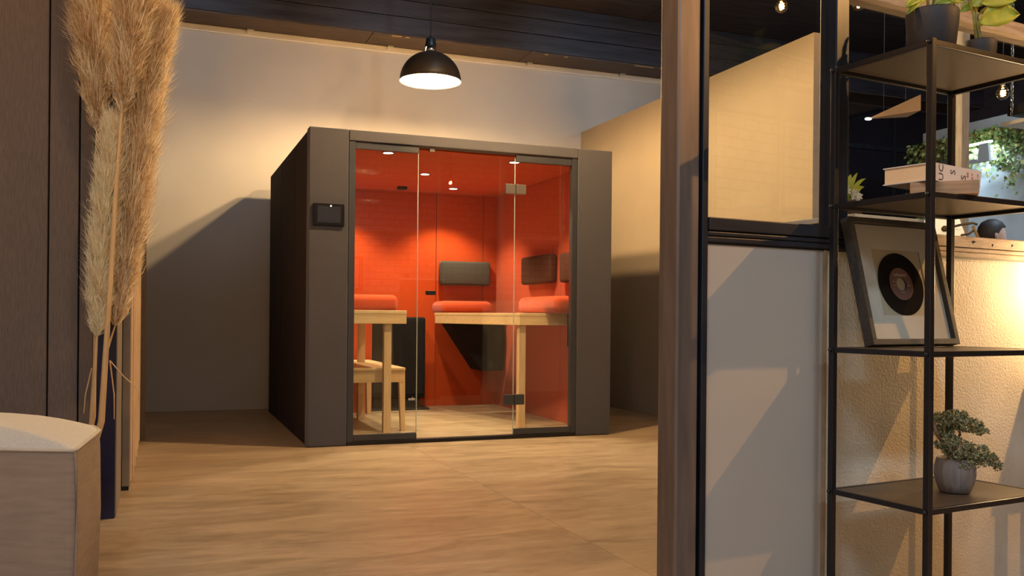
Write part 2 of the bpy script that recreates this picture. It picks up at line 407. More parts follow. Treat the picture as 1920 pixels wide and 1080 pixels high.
# inner lining
BX((ix0, YF+.11, izc), (ix1+.01, iyb, izc+.025)).build('ceiling_panel', felt_red, bo)
for a, b in ((ix0, 2.636), (2.642, 3.148), (3.154, ix1+.01)):
    BX((a, iyb, .02), (b, iyb+.03, izc)).build('back_lining', felt_red, bo, bevel=.003)
BX((ix0, iyb+.025, .02), (ix1+.01, iyb+.05, izc)).build('back_backing', blackfelt, bo)
for a, b in ((YF+.11, 7.292), (7.298, iyb)):
    BX((ix1, a, .02), (ix1+.012, b, izc)).build('side_lining', felt_red, bo, bevel=.003)
BX((ix0-.012, YF+.11, .02), (ix0, iyb, izc)).build('side_lining', felt_red, bo)
BX((ix0-.02, YF+.03, .004), (ix1+.02, iyb+.02, .022)).build('inner_floor', floor_m, bo)
# glazing frame
GY = YF + .028
BX((1.266, YF+.006, .004), (1.312, YF+.06, 2.218)).build('jamb', frame_m, bo, bevel=.002)
BX((3.054, YF+.006, .004), (3.100, YF+.06, 2.218)).build('jamb', frame_m, bo, bevel=.002)
BX((1.314, YF+.012, 2.168), (1.790, YF+.05, 2.216)).build('top_rail', frame_m, bo, bevel=.002)
BX((2.575, YF+.012, 2.160), (3.052, YF+.05, 2.212)).build('top_rail', frame_m, bo, bevel=.002)
BX((1.314, YF+.012, .030), (1.790, YF+.05, .075)).build('bottom_rail', frame_m, bo, bevel=.002)
BX((2.575, YF+.012, .030), (3.052, YF+.05, .075)).build('bottom_rail', frame_m, bo, bevel=.002)
BX((1.266, YF+.002, .002), (3.100, YF+.065, .028)).build('threshold', black_m, bo, bevel=.002)
BX((1.314, GY, .075), (1.789, GY+.010, 2.168)).build('fixed_pane', glass_m, bo)
BX((2.576, GY, .075), (3.052, GY+.010, 2.160)).build('fixed_pane', glass_m, bo)
BX((1.789, GY+.001, .075), (1.793, GY+.009, 2.168)).build('pane_edge', glass_edge, bo)
door = BX((1.797, GY, .032), (2.568, GY+.010, 2.196)).build('glass_door', glass_m, bo)
BX((2.568, GY+.001, .032), (2.5725, GY+.009, 2.196)).build('door_edge', glass_edge, door)
for z0, z1 in ((1.908, 1.984), (.262, .342)):
    for xa, xb in ((2.492, 2.570), (2.577, 2.660)):
        BX((xa, GY-.014, z0), (xb, GY+.024, z1)).build('hinge', steel_hinge if z0 > 1 else frame_m, door, bevel=.003)
MB().box((1.862, GY-.022, 1.108), (1.928, GY, 1.140)).box((1.862, GY+.010, 1.108), (1.928, GY+.032, 1.140)).build('handle', black_m, door, bevel=.003)
BX((1.875, GY-.012, 2.186), (1.915, GY+.022, 2.214)).build('door_stop', steel_hinge, door, bevel=.002)
# control tablet
tb = BX((1.008, YF-.016, 1.592), (1.231, YF, 1.752)).build('control_screen', bezel_m, bo, bevel=.004)
BX((1.038, YF-.0175, 1.614), (1.204, YF-.0155, 1.732)).build('display', screen_m, tb)
MB().sphere((1.133, YF-.017, 1.735), .004, 8).build('status_led', spot_em, tb)
# maker's print on the glass
def text(body, size, T, m, parent, name='lettering', ext=.0004, align='LEFT'):
    cu = bpy.data.curves.new('t', 'FONT'); cu.body = body; cu.size = size; cu.extrude = ext; cu.align_x = align; cu.resolution_u = 2
    o = bpy.data.objects.new('t', cu); COL.objects.link(o)
    dg = bpy.context.evaluated_depsgraph_get(); dg.update()
    me = bpy.data.meshes.new_from_object(o.evaluated_get(dg))
    bpy.data.objects.remove(o); me.name = name
    me.materials.clear(); me.materials.append(m)
    r = bpy.data.objects.new(name, me); COL.objects.link(r); r.matrix_world = T
    if parent is not None:
        r.parent = parent; r.matrix_parent_inverse = wm(parent).inverted()
    return r
RX = Euler((PI/2, 0, 0)).to_matrix().to_4x4()
text('ede', .036, Matrix.Translation((1.728, GY-.002, .318)) @ RX, white_txt, bo)
# ceiling downlights and sensor
for x, y_, wh in ((1.625, 6.84, 'behind the fixed left pane'), (2.671, 6.84, 'beside the upper door hinge'), (2.173, 7.74, 'in the middle of the booth ceiling'), (2.677, 8.504, 'over the slate grey cushion'), (1.63, 8.504, 'over the seat behind the bench')):
    d = thing('downlight', (x, y_, izc-.006), 'lit round downlight ' + wh, 'downlight', 'downlights in the booth ceiling')
    MB().lathe([(.037, -.002), (.046, -.004), (.048, .008)], 24, Matrix.Translation((x, y_, izc-.004))).build('trim_ring', frame_m, d, smooth=True)
    MB().lathe([(.001, 0), (.038, 0)], 24, Matrix.Translation((x, y_, izc-.005))).build('lens', spot_em, d)
    light('light_source', 'SPOT', (x, y_, izc-.02), BOOTH_W, (1, .76, .47), d, aim=(x, y_, 0), spot_size=math.radians(112), spot_blend=.55, shadow_soft_size=.03)
BX((2.14, 8.57, izc-.03), (2.23, 8.64, izc)).build('motion_sensor', black_m, bo, bevel=.006)

# furniture inside the booth
FZ = .022
t1 = thing('bar_table', (1.46, 7.5, FZ), 'oak bar table against the left booth wall above the bench', 'table')
BX((1.10, 6.95, .962), (1.813, 8.05, .990)).build('tabletop', oak, t1, bevel=.003)
MB().box((1.10, 6.952, .886), (1.811, 6.98, .9615)).box((1.783, 6.981, .886), (1.811, 8.04, .9615)).build('apron', oak, t1, bevel=.002)
BX((1.64, 6.985, FZ), (1.70, 7.045, .9615)).build('leg', oak_v, t1, bevel=.003)
BX((1.64, 7.97, FZ), (1.70, 8.03, .9615)).build('leg', oak_v, t1, bevel=.003)
t2 = thing('bar_table', (3.0, 7.5, FZ), 'long oak bar table against the right booth wall under brown cushions', 'table')
poly = [(2.772, 6.95), (3.295, 6.95), (3.295, 8.32), (2.44, 8.32)]
MB().prism(poly, .955, .980).build('tabletop', oak, t2, bevel=.003)
MB().prism([(2.774, 6.952), (3.293, 6.952), (3.293, 6.98), (2.766, 6.98)], .880, .9545).build('apron', oak, t2, bevel=.002)
MB().prism([(2.766, 6.981), (2.796, 6.981), (2.472, 8.31), (2.444, 8.31)], .880, .9545).build('apron', oak, t2, bevel=.002)
BX((2.785, 6.985, FZ), (2.845, 7.045, .9545)).build('leg', oak_v, t2, bevel=.003)
be = thing('bench', (1.5, 7.7, FZ), 'low oak bench with tapered legs under the bar table', 'bench')
BX((1.16, 7.08, .510), (1.84, 8.42, .532)).build('seat', oak, be, bevel=.004)
MB().box((1.18, 7.095, .415), (1.83, 7.12, .5095)).box((1.18, 8.38, .415), (1.83, 8.405, .5095)).box((1.805, 7.121, .415), (1.83, 8.379, .5095)).box((1.18, 7.121, .415), (1.205, 8.379, .5095)).build('apron', oak, be, bevel=.002)
for x, y_ in ((1.815, 7.125), (1.815, 8.375), (1.20, 7.125), (1.20, 8.375)):
    sx = 1 if x > 1.5 else -1; sy = 1 if y_ > 7.7 else -1
    a, b = .026, .019
    cx0, cy0 = x + sx*.012, y_ + sy*.012
    v = [(cx0-b, cy0-b, FZ), (cx0+b, cy0-b, FZ), (cx0+b, cy0+b, FZ), (cx0-b, cy0+b, FZ), (x-a, y_-a, .509), (x+a, y_-a, .509), (x+a, y_+a, .509), (x-a, y_+a, .509)]
    MB().add(v, [(0,3,2,1),(4,5,6,7),(0,1,5,4),(1,2,6,5),(2,3,7,6),(3,0,4,7)]).build('leg', oak_v, be, bevel=.003)
def seat_bolster(name, lo, hi, axis, m, parent):
    """rounded-top seat roll: superellipse section swept along an axis, ends rounded"""
    x0, y0, z0 = lo; x1, y1, z1 = hi
    o = BX(lo, hi).build(name, m, parent, bevel=min(.055, (z1-z0)*.45), seg=5, smooth=True)
    return o
s1 = thing('perch_seat', (1.62, 8.6, FZ), 'high red perch seat behind the left bar table', 'seat', 'high red seats in the booth')
seat_bolster('cushion', (1.12, 8.45, .985), (2.12, 8.80, 1.148), 'x', felt_red2, s1)
BX((1.12, 8.50, FZ), (1.88, 8.93, .984)).build('body', felt_red, s1, bevel=.01)
s2 = thing('perch_seat', (2.8, 8.6, FZ), 'high red perch seat below the slate grey back cushion', 'seat', 'high red seats in the booth')
seat_bolster('cushion', (2.545, 8.38, .965), (3.06, 8.80, 1.098), 'x', felt_red2, s2)
# slanted black bracket below
MB().add([(2.64, 8.62, .954), (3.26, 8.62, .954), (3.26, 8.62, .40), (3.02, 8.62, .40), (2.64, 8.94, .954), (3.26, 8.94, .954), (3.26, 8.94, .40), (3.02, 8.94, .40)],
         [(0,1,2,3), (7,6,5,4), (0,4,5,1), (1,5,6,2), (2,6,7,3), (3,7,4,0)]).build('black_bracket', blackfelt, s2, bevel=.006)
s3 = thing('perch_seat', (3.1, 7.2, FZ), 'high red perch seat along the right booth wall', 'seat', 'high red seats in the booth')
seat_bolster('cushion', (2.99, 6.70, .982), (3.29, 7.56, 1.124), 'y', felt_red2, s3)
BX((3.20, 6.66, .70), (3.295, 6.94, .980)).build('wall_bracket', blackfelt, s3, bevel=.008)
bb = thing('black_cabinet', (2.2, 8.75, FZ), 'black upholstered cabinet on a base plate at the booth rear wall', 'cabinet')
BX((1.91, 8.70, .13), (2.465, 8.94, .936)).build('body', blackfelt, bb, bevel=.02)
BX((2.02, 8.692, .17), (2.13, 8.702, .90)).build('door_panel', black_m, bb, bevel=.003)
BX((2.14, 8.692, .17), (2.44, 8.702, .90)).build('door_panel', blackfelt, bb, bevel=.003)
BX((1.95, 8.74, .04), (2.42, 8.92, .13)).build('plinth', black_m, bb)
BX((1.90, 8.62, FZ), (2.49, 8.94, .04)).build('base_plate', black_m, bb, bevel=.006)
# back cushions on the booth walls
def backcush(loc, lo, hi, m, label, g):
    o = BX(lo, hi).build('back_cushion', m, bevel=.028, seg=4, smooth=True)
    return tag(o, label, 'cushion', g)
backcush(None, (2.668, 8.87, 1.266), (3.213, 8.95, 1.517), grey_cush, 'slate grey back cushion on the rear booth wall', 'wall cushions in the booth')
backcush(None, (3.22, 7.36, 1.255), (3.30, 8.06, 1.517), brown_cush, 'brown back cushion in the middle of the right booth wall', 'wall cushions in the booth')
backcush(None, (3.22, 6.70, 1.248), (3.30, 7.165, 1.507), brown_cush, 'brown back cushion beside the door jamb on the right booth wall', 'wall cushions in the booth')

# ------------------------------------------------------------------ dome pendants over the booth axis
def pendant(x, y_, zr, power, label):
    p = thing('pendant_lamp', (x, y_, zr), label, 'lamp', 'black dome pendants over the hall')
    T = Matrix.Translation((x, y_, zr)); R = .272
    prof = [(R*math.cos(a), .262*math.sin(a)) for a in [i*PI/2/14 for i in range(13)]]
    prof = [(R+.004, -.004)] + prof + [(.055, .262)]
    MB().lathe(prof, 48, T).build('shade', shade_blk, p, smooth=True)
    pr2 = [((R-.004)*math.cos(a), .256*math.sin(a)) for a in [i*PI/2/14 for i in range(13)]] + [(.02, .257)]
    MB().lathe(pr2, 48, T).build('lining', shade_wht, p, smooth=True)
    MB().lathe([(.046, .262), (.052, .272), (.046, .290), (.03, .30)], 24, T).build('collar', chrome, p, smooth=True)
    for k in range(4):
        a = k*PI/2 + .4
        MB().tube([T @ Vector((.06*math.cos(a), .06*math.sin(a), .258)), T @ Vector((.045*math.cos(a), .045*math.sin(a), .315))], .003, 6).build('strut', chrome, p)
    MB().lathe([(.052, .298), (.05, .315), (.042, .375), (.036, .382), (.012, .386), (.006, .41)], 24, T, True).build('socket', black_m, p, smooth=True)
    MB().tube([T @ Vector((0, 0, .40)), Vector((x, y_, ZC))], .006, 8).build('cord', black_m, p)
    MB().sphere(T @ Vector((0, 0, .12)), .055, 20).build('bulb', bulb_warm, p, smooth=True)
    light('light_source', 'POINT', T @ Vector((0, 0, .03)), power, WARM, p, shadow_soft_size=.045)
pendant(2.21, 7.724, 3.03, PENDANT_W[0], 'black dome pendant lamp hanging above the booth roof')
pendant(2.20, 5.78, 3.25, PENDANT_W[1], 'black dome pendant lamp hanging in front of the booth')

# added track spots, out of view, put in to cool the upper back wall
tr = thing('added_track', (2.2, 6.4, ZC-.05), 'added black ceiling track with three wall washing spot heads', 'fill light')
BX((-.6, 6.38, ZC-.035), (4.9, 6.42, ZC)).build('rail', black_m, tr)
for x in (.2, 2.3, 4.3):
    aim = Vector((x, YW, 3.15)); o_ = Vector((x, 6.4, ZC-.16)); d = (aim - o_).normalized()
    T = Matrix.Translation(o_) @ d.to_track_quat('Z', 'Y').to_matrix().to_4x4()
    MB().lathe([(.045, -.08), (.05, .02), (.05, .06), (.042, .06), (.03, 0)], 20, T, True).tube([o_, o_ + Vector((0, 0, .14))], .012).build('spot_head', black_m, tr, smooth=True)
    light('light_source', 'SPOT', o_ + d*.08, TRACK_FILL_W, (.55, .78, 1), tr, aim=aim, spot_size=math.radians(62), spot_blend=1, shadow_soft_size=.05)
# added panels behind the viewer, unseen, for cool fill light
for k, (x, y_, wh) in enumerate(((-1.2, -.6, 'left of the entrance'), (1.2, -2.4, 'near the brick wall'))):
    pn = thing('added_panel_lamp', (x, y_, ZC-.05), 'added flat white fill panel over the lounge ' + wh, 'fill lamp', 'added fill panels over the lounge')
    BX((x-.62, y_-.32, ZC-.05), (x+.62, y_+.32, ZC)).build('housing', shade_wht, pn, bevel=.005)
    BX((x-.58, y_-.28, ZC-.052), (x+.58, y_+.28, ZC-.0495)).build('diffuser', led_em, pn)
    light('light_source', 'AREA', (x, y_, ZC-.06), PANEL_FILL_W, COOL, pn, aim=(x, y_, 0), shape='RECTANGLE', size=1.16, size_y=.56)

# ------------------------------------------------------------------ festoon bulbs
def festoon(p, power, label, r=.045, top=None, grp='string bulbs on black cord'):
    p = Vector(p)
    b = thing('festoon_bulb', p - Vector((0, 0, r)), label, 'bulb', grp)
    T = Matrix.Translation(p)
    prof = [(.001, -r)] + [(r*math.sin(a), -r*math.cos(a)) for a in [PI*i/14 for i in range(1, 12)]] + [(.014, r*1.08), (.013, r*1.25)]
    MB().lathe(prof, 24, T).build('globe', amber_glass, b, smooth=True)
    pts = [T @ Vector((.014*math.sin(i*1.9), .014*math.cos(i*2.3), -.018 + .005*i)) for i in range(9)]
    MB().tube(pts, .0045, 6).build('filament', bulb_fil, b, smooth=True)
    MB().lathe([(.0135, r*1.1), (.016, r*1.25), (.017, r*2.1), (.010, r*2.3), (.006, r*2.35)], 16, T, True, True).build('socket', chrome if power < 100 else black_m, b, smooth=True)
    z1 = top if top else ZC
    MB().tube([T @ Vector((0, 0, r*2.3)), Vector((p.x, p.y, z1))], .004, 6).build('cord', black_m, b)
    light('light_source', 'POINT', p, power, (1, .66, .34), b, shadow_soft_size=.016)
festoon(at_depth(1465, 12, 6.3), 6, 'glowing amber globe bulb hanging before the beige partition wall')
festoon(at_depth(1610, 8, 6.3), 6, 'glowing amber globe bulb beside the steel mullion')
festoon(at_depth(1880, 175, 6.3), 6, 'glowing amber globe bulb beside the hanging chain')
festoon((3.9, .6, 2.88), FESTOON_W, 'large amber globe bulb hanging over the lounge beside the shelf', .06)

festoon((.3, 2.0, 3.2), LOUNGE_FILL_W, 'added large amber globe bulb, out of view before the open hall', .06)  # unseen bulb added to brighten the pouf, left panels and near floor
festoon((-1.45, 2.5, 2.7), LOUNGE_FILL_W*.6, 'added large amber globe bulb, out of view over the pouf', .06)  # second unseen bulb, added to brighten the pampas from the left

# ------------------------------------------------------------------ left: brown fabric pod, navy edge, slatted pod
lp = thing('fabric_partition', (-1.2, 4.85, 0), 'tall partition clad in brown fabric panels with navy edge', 'partition')
YP = 4.56
seams = [-2.6, -1.75, -1.0, -.478, -.352, -.288]
for a, b in zip(seams[:-1], seams[1:]):
    BX((a+.003, YP+.004, .02), (b-.003, YP+.05, 3.6)).build('fabric_panel', brownfab, lp, bevel=.006)
BX((-2.6, YP+.03, .02), (-.29, 5.14, 3.6)).build('core', blackfelt, lp)
BX((-.284, YP, .0), (-.192, YP+.05, 3.6)).build('navy_post', navy, lp, bevel=.004)
BX((-.284, YP+.051, .0), (-.188, 5.14, 3.6)).build('grey_return', greyfin, lp, bevel=.003)
sl = thing('slatted_pod', (-1.1, 6.2, 0), 'pod with a side of upright ash wood slats', 'pod')
BX((-2.2, 5.30, .02), (-.18, 7.24, 2.30)).build('body', brownfab, sl)
BX((-2.2, 5.26, .02), (-.217, 5.30, 2.30)).build('front_frame', greyfin, sl, bevel=.003)
BX((-.190, 5.262, .02), (-.15, 5.30, 2.30)).build('corner_frame', greyfin, sl, bevel=.003)
m_ = MB().box((-.216, 5.275, .02), (-.192, 5.30, 2.30))
m_.build('vent_slot', black_m, sl)
for k in range(12):
    BX((-.214, 5.262, .05 + k*.028), (-.194, 5.275, .062 + k*.028)).build('vent_rung', greyfin, sl)
BX((-2.2, 5.258, .0), (-.155, 5.31, .02)).build('plinth', black_m, sl)
for k in range(15):
    a = 5.305 + k*.129
    BX((-.18, a, .015), (-.156 + (k % 3)*.009, a + .118, 2.28)).build('slat', slat_m, sl, bevel=.004)
BX((-.19, 7.25, .0), (-.105, 7.34, 2.30)).build('rear_post', brownfab, sl)

# ------------------------------------------------------------------ pouf
po = thing('pouf', (-.55, 3.3, 0), 'large domed pouf of one weave, lit tone on top, shaded tone on sides', 'pouf')
foot = [(-1.35, 3.03), (-1.05, 3.03), (-.271, 3.42), (-.262, 3.50), (-.232, 3.78), (-.222, 3.90), (-.25, 4.02), (-.36, 4.11), (-.62, 4.19), (-1.0, 4.2), (-1.38, 4.15), (-1.6, 3.9), (-1.66, 3.5), (-1.58, 3.16)]
foot[0] = (-1.30, 2.98); foot[1] = (-.80, 3.155)
# front edge square to the view: from (-.271, 3.42) towards the left
d_ = -right
foot[1] = tuple((Vector((-.271, 3.42, 0)) + d_*.012)[:2]); foot[0] = tuple((Vector((-.271, 3.42, 0)) + d_*1.05)[:2])
cxp = sum(p[0] for p in foot)/len(foot); cyp = sum(p[1] for p in foot)/len(foot)
def resample(poly, n):
    P = [Vector((a[0], a[1])) for a in poly]; Ls = [(P[(i+1) % len(P)]-P[i]).length for i in range(len(P))]; tot = sum(Ls); out = []
    for k in range(n):
        s = tot*k/n; i = 0
        while s > Ls[i]: s -= Ls[i]; i += 1
        out.append(P[i].lerp(P[(i+1) % len(P)], s/Ls[i]))
    return out
PS = .885
foot = [(p[0]*PS, p[1]*PS) for p in foot]; cxp *= PS; cyp *= PS
FP = resample(foot, 160); NP = len(FP); C2 = Vector((cxp, cyp))
def zedge(p): return .531 + .010*max(0, min(1, (p.y-3.0)/.55))
v = []; f = []
levels = [(0, .02, .99), (.03, .0, 1.0), (.5, .0, 1.015), (.9, 0, 1.008), (1.0, 0, 1.0)]
for (h, dz, s) in levels:
    for p in FP:
        q = C2 + (p - C2)*s; v.append((q.x, q.y, .012 + (zedge(p)-.012)*h))
for i in range(len(levels)-1):
    for k in range(NP): f.append((i*NP+k, i*NP+(k+1) % NP, (i+1)*NP+(k+1) % NP, (i+1)*NP+k))
f.append(tuple(range(NP))[::-1])
MB().add(v, f).build('side_cover', pouf_side, po, smooth=True)
v = []; f = []
rad = [1.0, .985, .95, .88, .78, .65, .5, .33, .16]
for s in rad:
    for p in FP:
        q = C2 + (p - C2)*s
        wr = .0025*math.sin(p.x*45 + p.y*30)*max(0, (s-.85)/.15)*(1 if s < .999 else 0)
        v.append((q.x, q.y, zedge(p) + .078*(1 - s**2.6) + .004*(s < .999) + wr))
v.append((C2.x, C2.y, .535+.084)); 
for i in range(len(rad)-1):
    for k in range(NP): f.append((i*NP+k, i*NP+(k+1) % NP, (i+1)*NP+(k+1) % NP, (i+1)*NP+k))
for k in range(NP): f.append(((len(rad)-1)*NP+k, (len(rad)-1)*NP+(k+1) % NP, len(v)-1))
MB().add(v, f).build('domed_top', pouf_top, po, smooth=True)
MB().tube([Vector((p.x, p.y, zedge(p)+.003)) for p in FP] + [Vector((FP[0].x, FP[0].y, zedge(FP[0])+.003))], .006, 8).build('piping', pouf_pipe, po, smooth=True)
def seam(p):
    p = Vector((p[0], p[1])); o = (p - C2).normalized()
    MB().tube([Vector((C2.x+(p.x-C2.x)*s, C2.y+(p.y-C2.y)*s, .02 + h*.512)) for h, s in ((0, 1.0), (.5, 1.016), (.9, 1.009), (1, 1.0))], .004, 6).build('seam', pouf_side, po)
seam((-.271*PS, 3.42*PS))

# ------------------------------------------------------------------ pampas grass in a floor vase
vz = thing('floor_vase', (-.335, 4.33, 0), 'slim dark floor vase behind the pouf', 'vase')
MB().lathe([(.05, 0), (.058, .02), (.06, .2), (.05, .34), (.042, .40), (.046, .44), (.04, .44), (.036, .40), (.045, .33), (.05, .2), (.05, .04), (.001, .03)], 28, Matrix.Translation((-.335, 4.33, 0)), True).build('body', vase_m, vz, smooth=True)
rp = random.Random(3)
def pampas(pts_px, Z, plume0, widths, mats, nf, label, stem_r=.007, flen=.10, lean=0, third=None):
    """pts_px: stem path bottom to top in photo pixels; plume starts at index plume0"""
    base = Vector((-.335 + rp.uniform(-.015, .015), 4.33 + rp.uniform(-.015, .015), .06))
    P = [at_depth(x, y_, Z) for x, y_ in pts_px]
    o = thing('pampas_grass', base, label, 'dried grass', 'pampas grass in the floor vase')
    path = [base] + P
    MB().tube(path, [stem_r*1.3]*2 + [stem_r]*(plume0-1) + [stem_r*.5]*(len(P)-plume0), 8).build('stem', straw, o, smooth=True)
    PL = P[plume0:]; n = len(PL) - 1
    m = MB(); V = []; Fc = []; MI = []
    for i in range(nf):
        s = rp.random()*n; k = min(n-1, int(s)); t = s - k
        c = PL[k].lerp(PL[k+1], t); ax = (PL[k+1]-PL[k]).normalized()
        wdt = widths[k]*(1-t) + widths[k+1]*t
        a = rp.random()*2*PI
        sd = ax.cross(fwd).normalized(); dp = ax.cross(sd).normalized()
        out = (sd*math.cos(a) + dp*math.sin(a))
        stray = rp.random() < .10
        L = flen*rp.uniform(.5, 1.3)*(.6 if stray else 1)
        reach = wdt*(rp.uniform(1.0, 1.3) if stray else rp.uniform(.3, 1.05))*(1 + .16*math.sin(s*9 + a*2))
        p0 = c + out*reach*.25; p1 = c + ax*L*.45 + out*reach*.72 + Vector((rp.gauss(0, .006), rp.gauss(0, .006), 0)); p2 = c + ax*L + out*reach*(1+lean*.1) + Vector((rp.gauss(0, .012), rp.gauss(0, .012), rp.gauss(0, .012)))
        wv = ax.cross(out).normalized(); ang = rp.random()*PI
        wv = (wv*math.cos(ang) + out*math.sin(ang))
        hw = rp.uniform(.0010, .0022)
        b0 = len(V)
        V += [p0-wv*hw, p0+wv*hw, p1+wv*hw*.9, p1-wv*hw*.9, p2]
        Fc += [(b0, b0+1, b0+2, b0+3), (b0+3, b0+2, b0+4)]
        q_ = rp.random() - .25*math.sin(a*3 + s*5); mi = 0 if q_ < .45 else (1 if q_ < .85 else 2); MI += [mi, mi]
    me = bpy.data.meshes.new('plume'); me.from_pydata([tuple(q - base) for q in V], [], Fc)
    for q in mats: me.materials.append(q)
    for p, q in zip(me.polygons, MI): p.material_index = q
    ob = bpy.data.objects.new('plume', me); COL.objects.link(ob); ob.location = base; WORLD[ob.name] = Matrix.Translation(base); attach(ob, o)
    ob['kind'] = 'stuff'
    return o
pampas([(176, 780), (180, 500), (180, 300), (181, 246), (180, 180), (176, 90), (170, 0), (166, -120), (166, -230)], 3.90, 3, [.02, .07, .10, .108, .11, .06], (pamp1, pamp2, pamp3), 16000, 'golden pampas plume on the bare stem leaning toward the brown fabric panels', .0065, .12)
pampas([(190, 790), (206, 540), (216, 380), (228, 212), (236, 150), (248, 60), (258, -40), (262, -150), (264, -240)], 3.84, 3, [.025, .075, .098, .11, .11, .06], (pamp1, pamp2, pamp3), 16000, 'tan pampas plume on the thickest bare stem in front', .0105, .12)
pampas([(188, 790), (200, 660), (216, 610), (230, 520), (246, 400), (256, 300), (268, 200), (284, 110), (300, 60)], 3.97, 2, [.04, .075, .095, .10, .10, .085, .05], (pamp2, pamp1, pamp3), 19000, 'broad peach pampas plume fanning in front of the back wall', .006, .15)
pampas([(172, 790), (178, 680), (182, 630), (186, 560), (190, 470), (200, 380), (208, 300), (214, 240)], 3.88, 2, [.03, .062, .07, .07, .065, .05, .02], (pamp3, pamp3, pamp2), 14000, 'pale cream pampas plume low beside the bare stems', .0085, .09)
for pts in ([(206, 676), (214, 740), (214, 786)], [(206, 676), (232, 706), (262, 732)], [(172, 690), (160, 740), (157, 775)]):
    P = [at_depth(x, y_, 3.95) for x, y_ in pts]
    o = MB().tube(P, [.003, .0025, .0015], 6).build('dry_blade', straw); 
    o.parent = [q for q in bpy.data.objects if q.name.startswith('pampas_grass')][1]; o.matrix_parent_inverse = wm(o.parent).inverted()

# ------------------------------------------------------------------ black metal shelf
SH = thing('shelf_rack', TP @ Vector((.255, -.155, 0)), 'black square-tube metal shelf rack in front of the half wall', 'shelf', rz=ANG)
WS, DS, TB = .51, .313, .0175
ZL = [1.669, 1.281, .872, .4685, .06]
for t, q in ((0, 0), (WS, 0), (0, DS), (WS, DS)):
    PB(t-TB/2, t+TB/2, q-TB/2, q+TB/2, 0, ZL[0]+.004).build('post', shelf_blk, SH, bevel=.0015)
for z in ZL:
    pl = PB(TB/2, WS-TB/2, TB/2, DS-TB/2, z-.0035, z).build('shelf_plate', shelf_plate, SH)
    e = .0065
    for a in ((TB/2, WS-TB/2, -e, e), (TB/2, WS-TB/2, DS-e, DS+e)):
        PB(*a, z-.014, z+.001).build('rail', shelf_blk, SH, bevel=.0015)
    for a in ((-e, e, TB/2, DS-TB/2), (WS-e, WS+e, TB/2, DS-TB/2)):
        PB(*a, z-.014, z+.001).build('rail', shelf_blk, SH, bevel=.0015)
    for t, q in ((-TB/2-.003, 0), (-TB/2-.003, DS)):
        MB().sphere(TP @ Vector((t, -q, z-.006)), .006, 10).build('bolt_head', shelf_blk, SH, smooth=True)

# picture frame with a record
fr_d = mat('dark_grey_wood_frame', (.048, .042, .036), .6, scale=9, vary=.25, stretch=(1, 8, 8), bump=.15, bscale=80)
fr_s = mat('black_frame_side', (.012, .010, .016), .5)
mat_b = mat('cream_mat_board', (.66, .62, .52), .85, vary=.02)
mat_i = mat('ivory_backing', (.55, .47, .32), .85, vary=.05)
vinyl = mat('black_vinyl', (.012, .011, .010), .22, vary=.2, scale=80)
lab_m = mat('rust_brown_label', (.19, .095, .075), .6, vary=.08)
lab_t = mat('label_print', (.62, .55, .48), .6)
glass_pic = glass('picture_glass', (.97, .97, .96), .03, .6)
q0 = .07
def ray_q(px, py, q):
    d = ray(px, py); n = -NQ; o0 = LS + NQ*q - Vector((0, 0, CH)); t = o0.dot(NQ)/d.dot(NQ)
    return Vector((0, 0, CH)) + d*t
BL = ray_q(1639, 645, q0); BR = ray_q(1801, 646, q0)
wF = (BR-BL).dot(U); hF = wF*1.02
tilt = math.radians(14)
zB = ZL[2] + .0015
TF = Matrix.Identity(4)
upF = (up*math.cos(tilt) - NQ*math.sin(tilt)); nF = (NQ*math.cos(tilt) + up*math.sin(tilt))
base = Vector((BL.x, BL.y, zB + .034*math.sin(tilt)))
for i in range(3):
    TF[i][0] = U[i]; TF[i][1] = -nF[i]; TF[i][2] = upF[i]; TF[i][3] = base[i]
pf = thing('picture_frame', base, 'dark grey wood frame leaning on the shelf with a vinyl single', 'picture')
def FB(x0, x1, y0, y1, z0, z1): return MB().box((x0, y0, z0), (x1, y1, z1), TF)
bw_ = .017
FB(0, wF, 0, .034, 0, bw_).build('frame_bar', fr_d, pf, bevel=.001)
FB(0, wF, 0, .034, hF-bw_, hF).build('frame_bar', fr_d, pf, bevel=.001)
FB(0, bw_, 0, .034, bw_, hF-bw_).build('frame_bar', fr_d, pf, bevel=.001)
FB(wF-bw_, wF, 0, .034, bw_, hF-bw_).build('frame_bar', fr_d, pf, bevel=.001)
FB(.004, wF-.004, .026, .033, .004, hF-.004).build('backing', fr_s, pf)
FB(bw_, wF-bw_, .020, .026, bw_, hF-bw_).build('inner_backing', mat_i, pf)
a0, a1 = wF*.225, wF*.785; b0, b1 = hF*.235, hF*.76
m_ = MB()
for x0, x1, z0, z1 in ((bw_, a0, bw_, hF-bw_), (a1, wF-bw_, bw_, hF-bw_), (a0, a1, bw_, b0), (a0, a1, b1, hF-bw_)):
    m_.box((x0, .016, z0), (x1, .0185, z1), TF)
m_.build('mat_board', mat_b, pf)
rc = thing('vinyl_record', TF @ Vector((0, 0, 0)))
bpy.data.objects.remove(rc)
cxr, czr = (a0+a1)/2 - .003, (b0+b1)/2 - .004
def disc(r0, r1, y0, y1, name, m, parent, n=64):
    T = TF @ Matrix.Translation((cxr, 0, czr)) @ Matrix.Rotation(PI/2, 4, 'X')
    return MB().lathe([(r0, -y1), (r1, -y1), (r1, -y0), (r0, -y0), (r0, -y1)], n, T).build(name, m, parent)
RR = .0965
vr = disc(.020, RR, .0165, .018, 'record', vinyl, pf)
disc(.021, .050, .0155, .0166, 'record_label', lab_m, vr)
def ftext(body, size, x, z, m, align='CENTER'):
    T = TF @ Matrix.Translation((cxr+x, .0150, czr+z)) @ RX
    return text(body, size, T, m, vr, 'label_lettering', .0002, align)
ftext('bellaphon', .0145, 0, .024, lab_t)
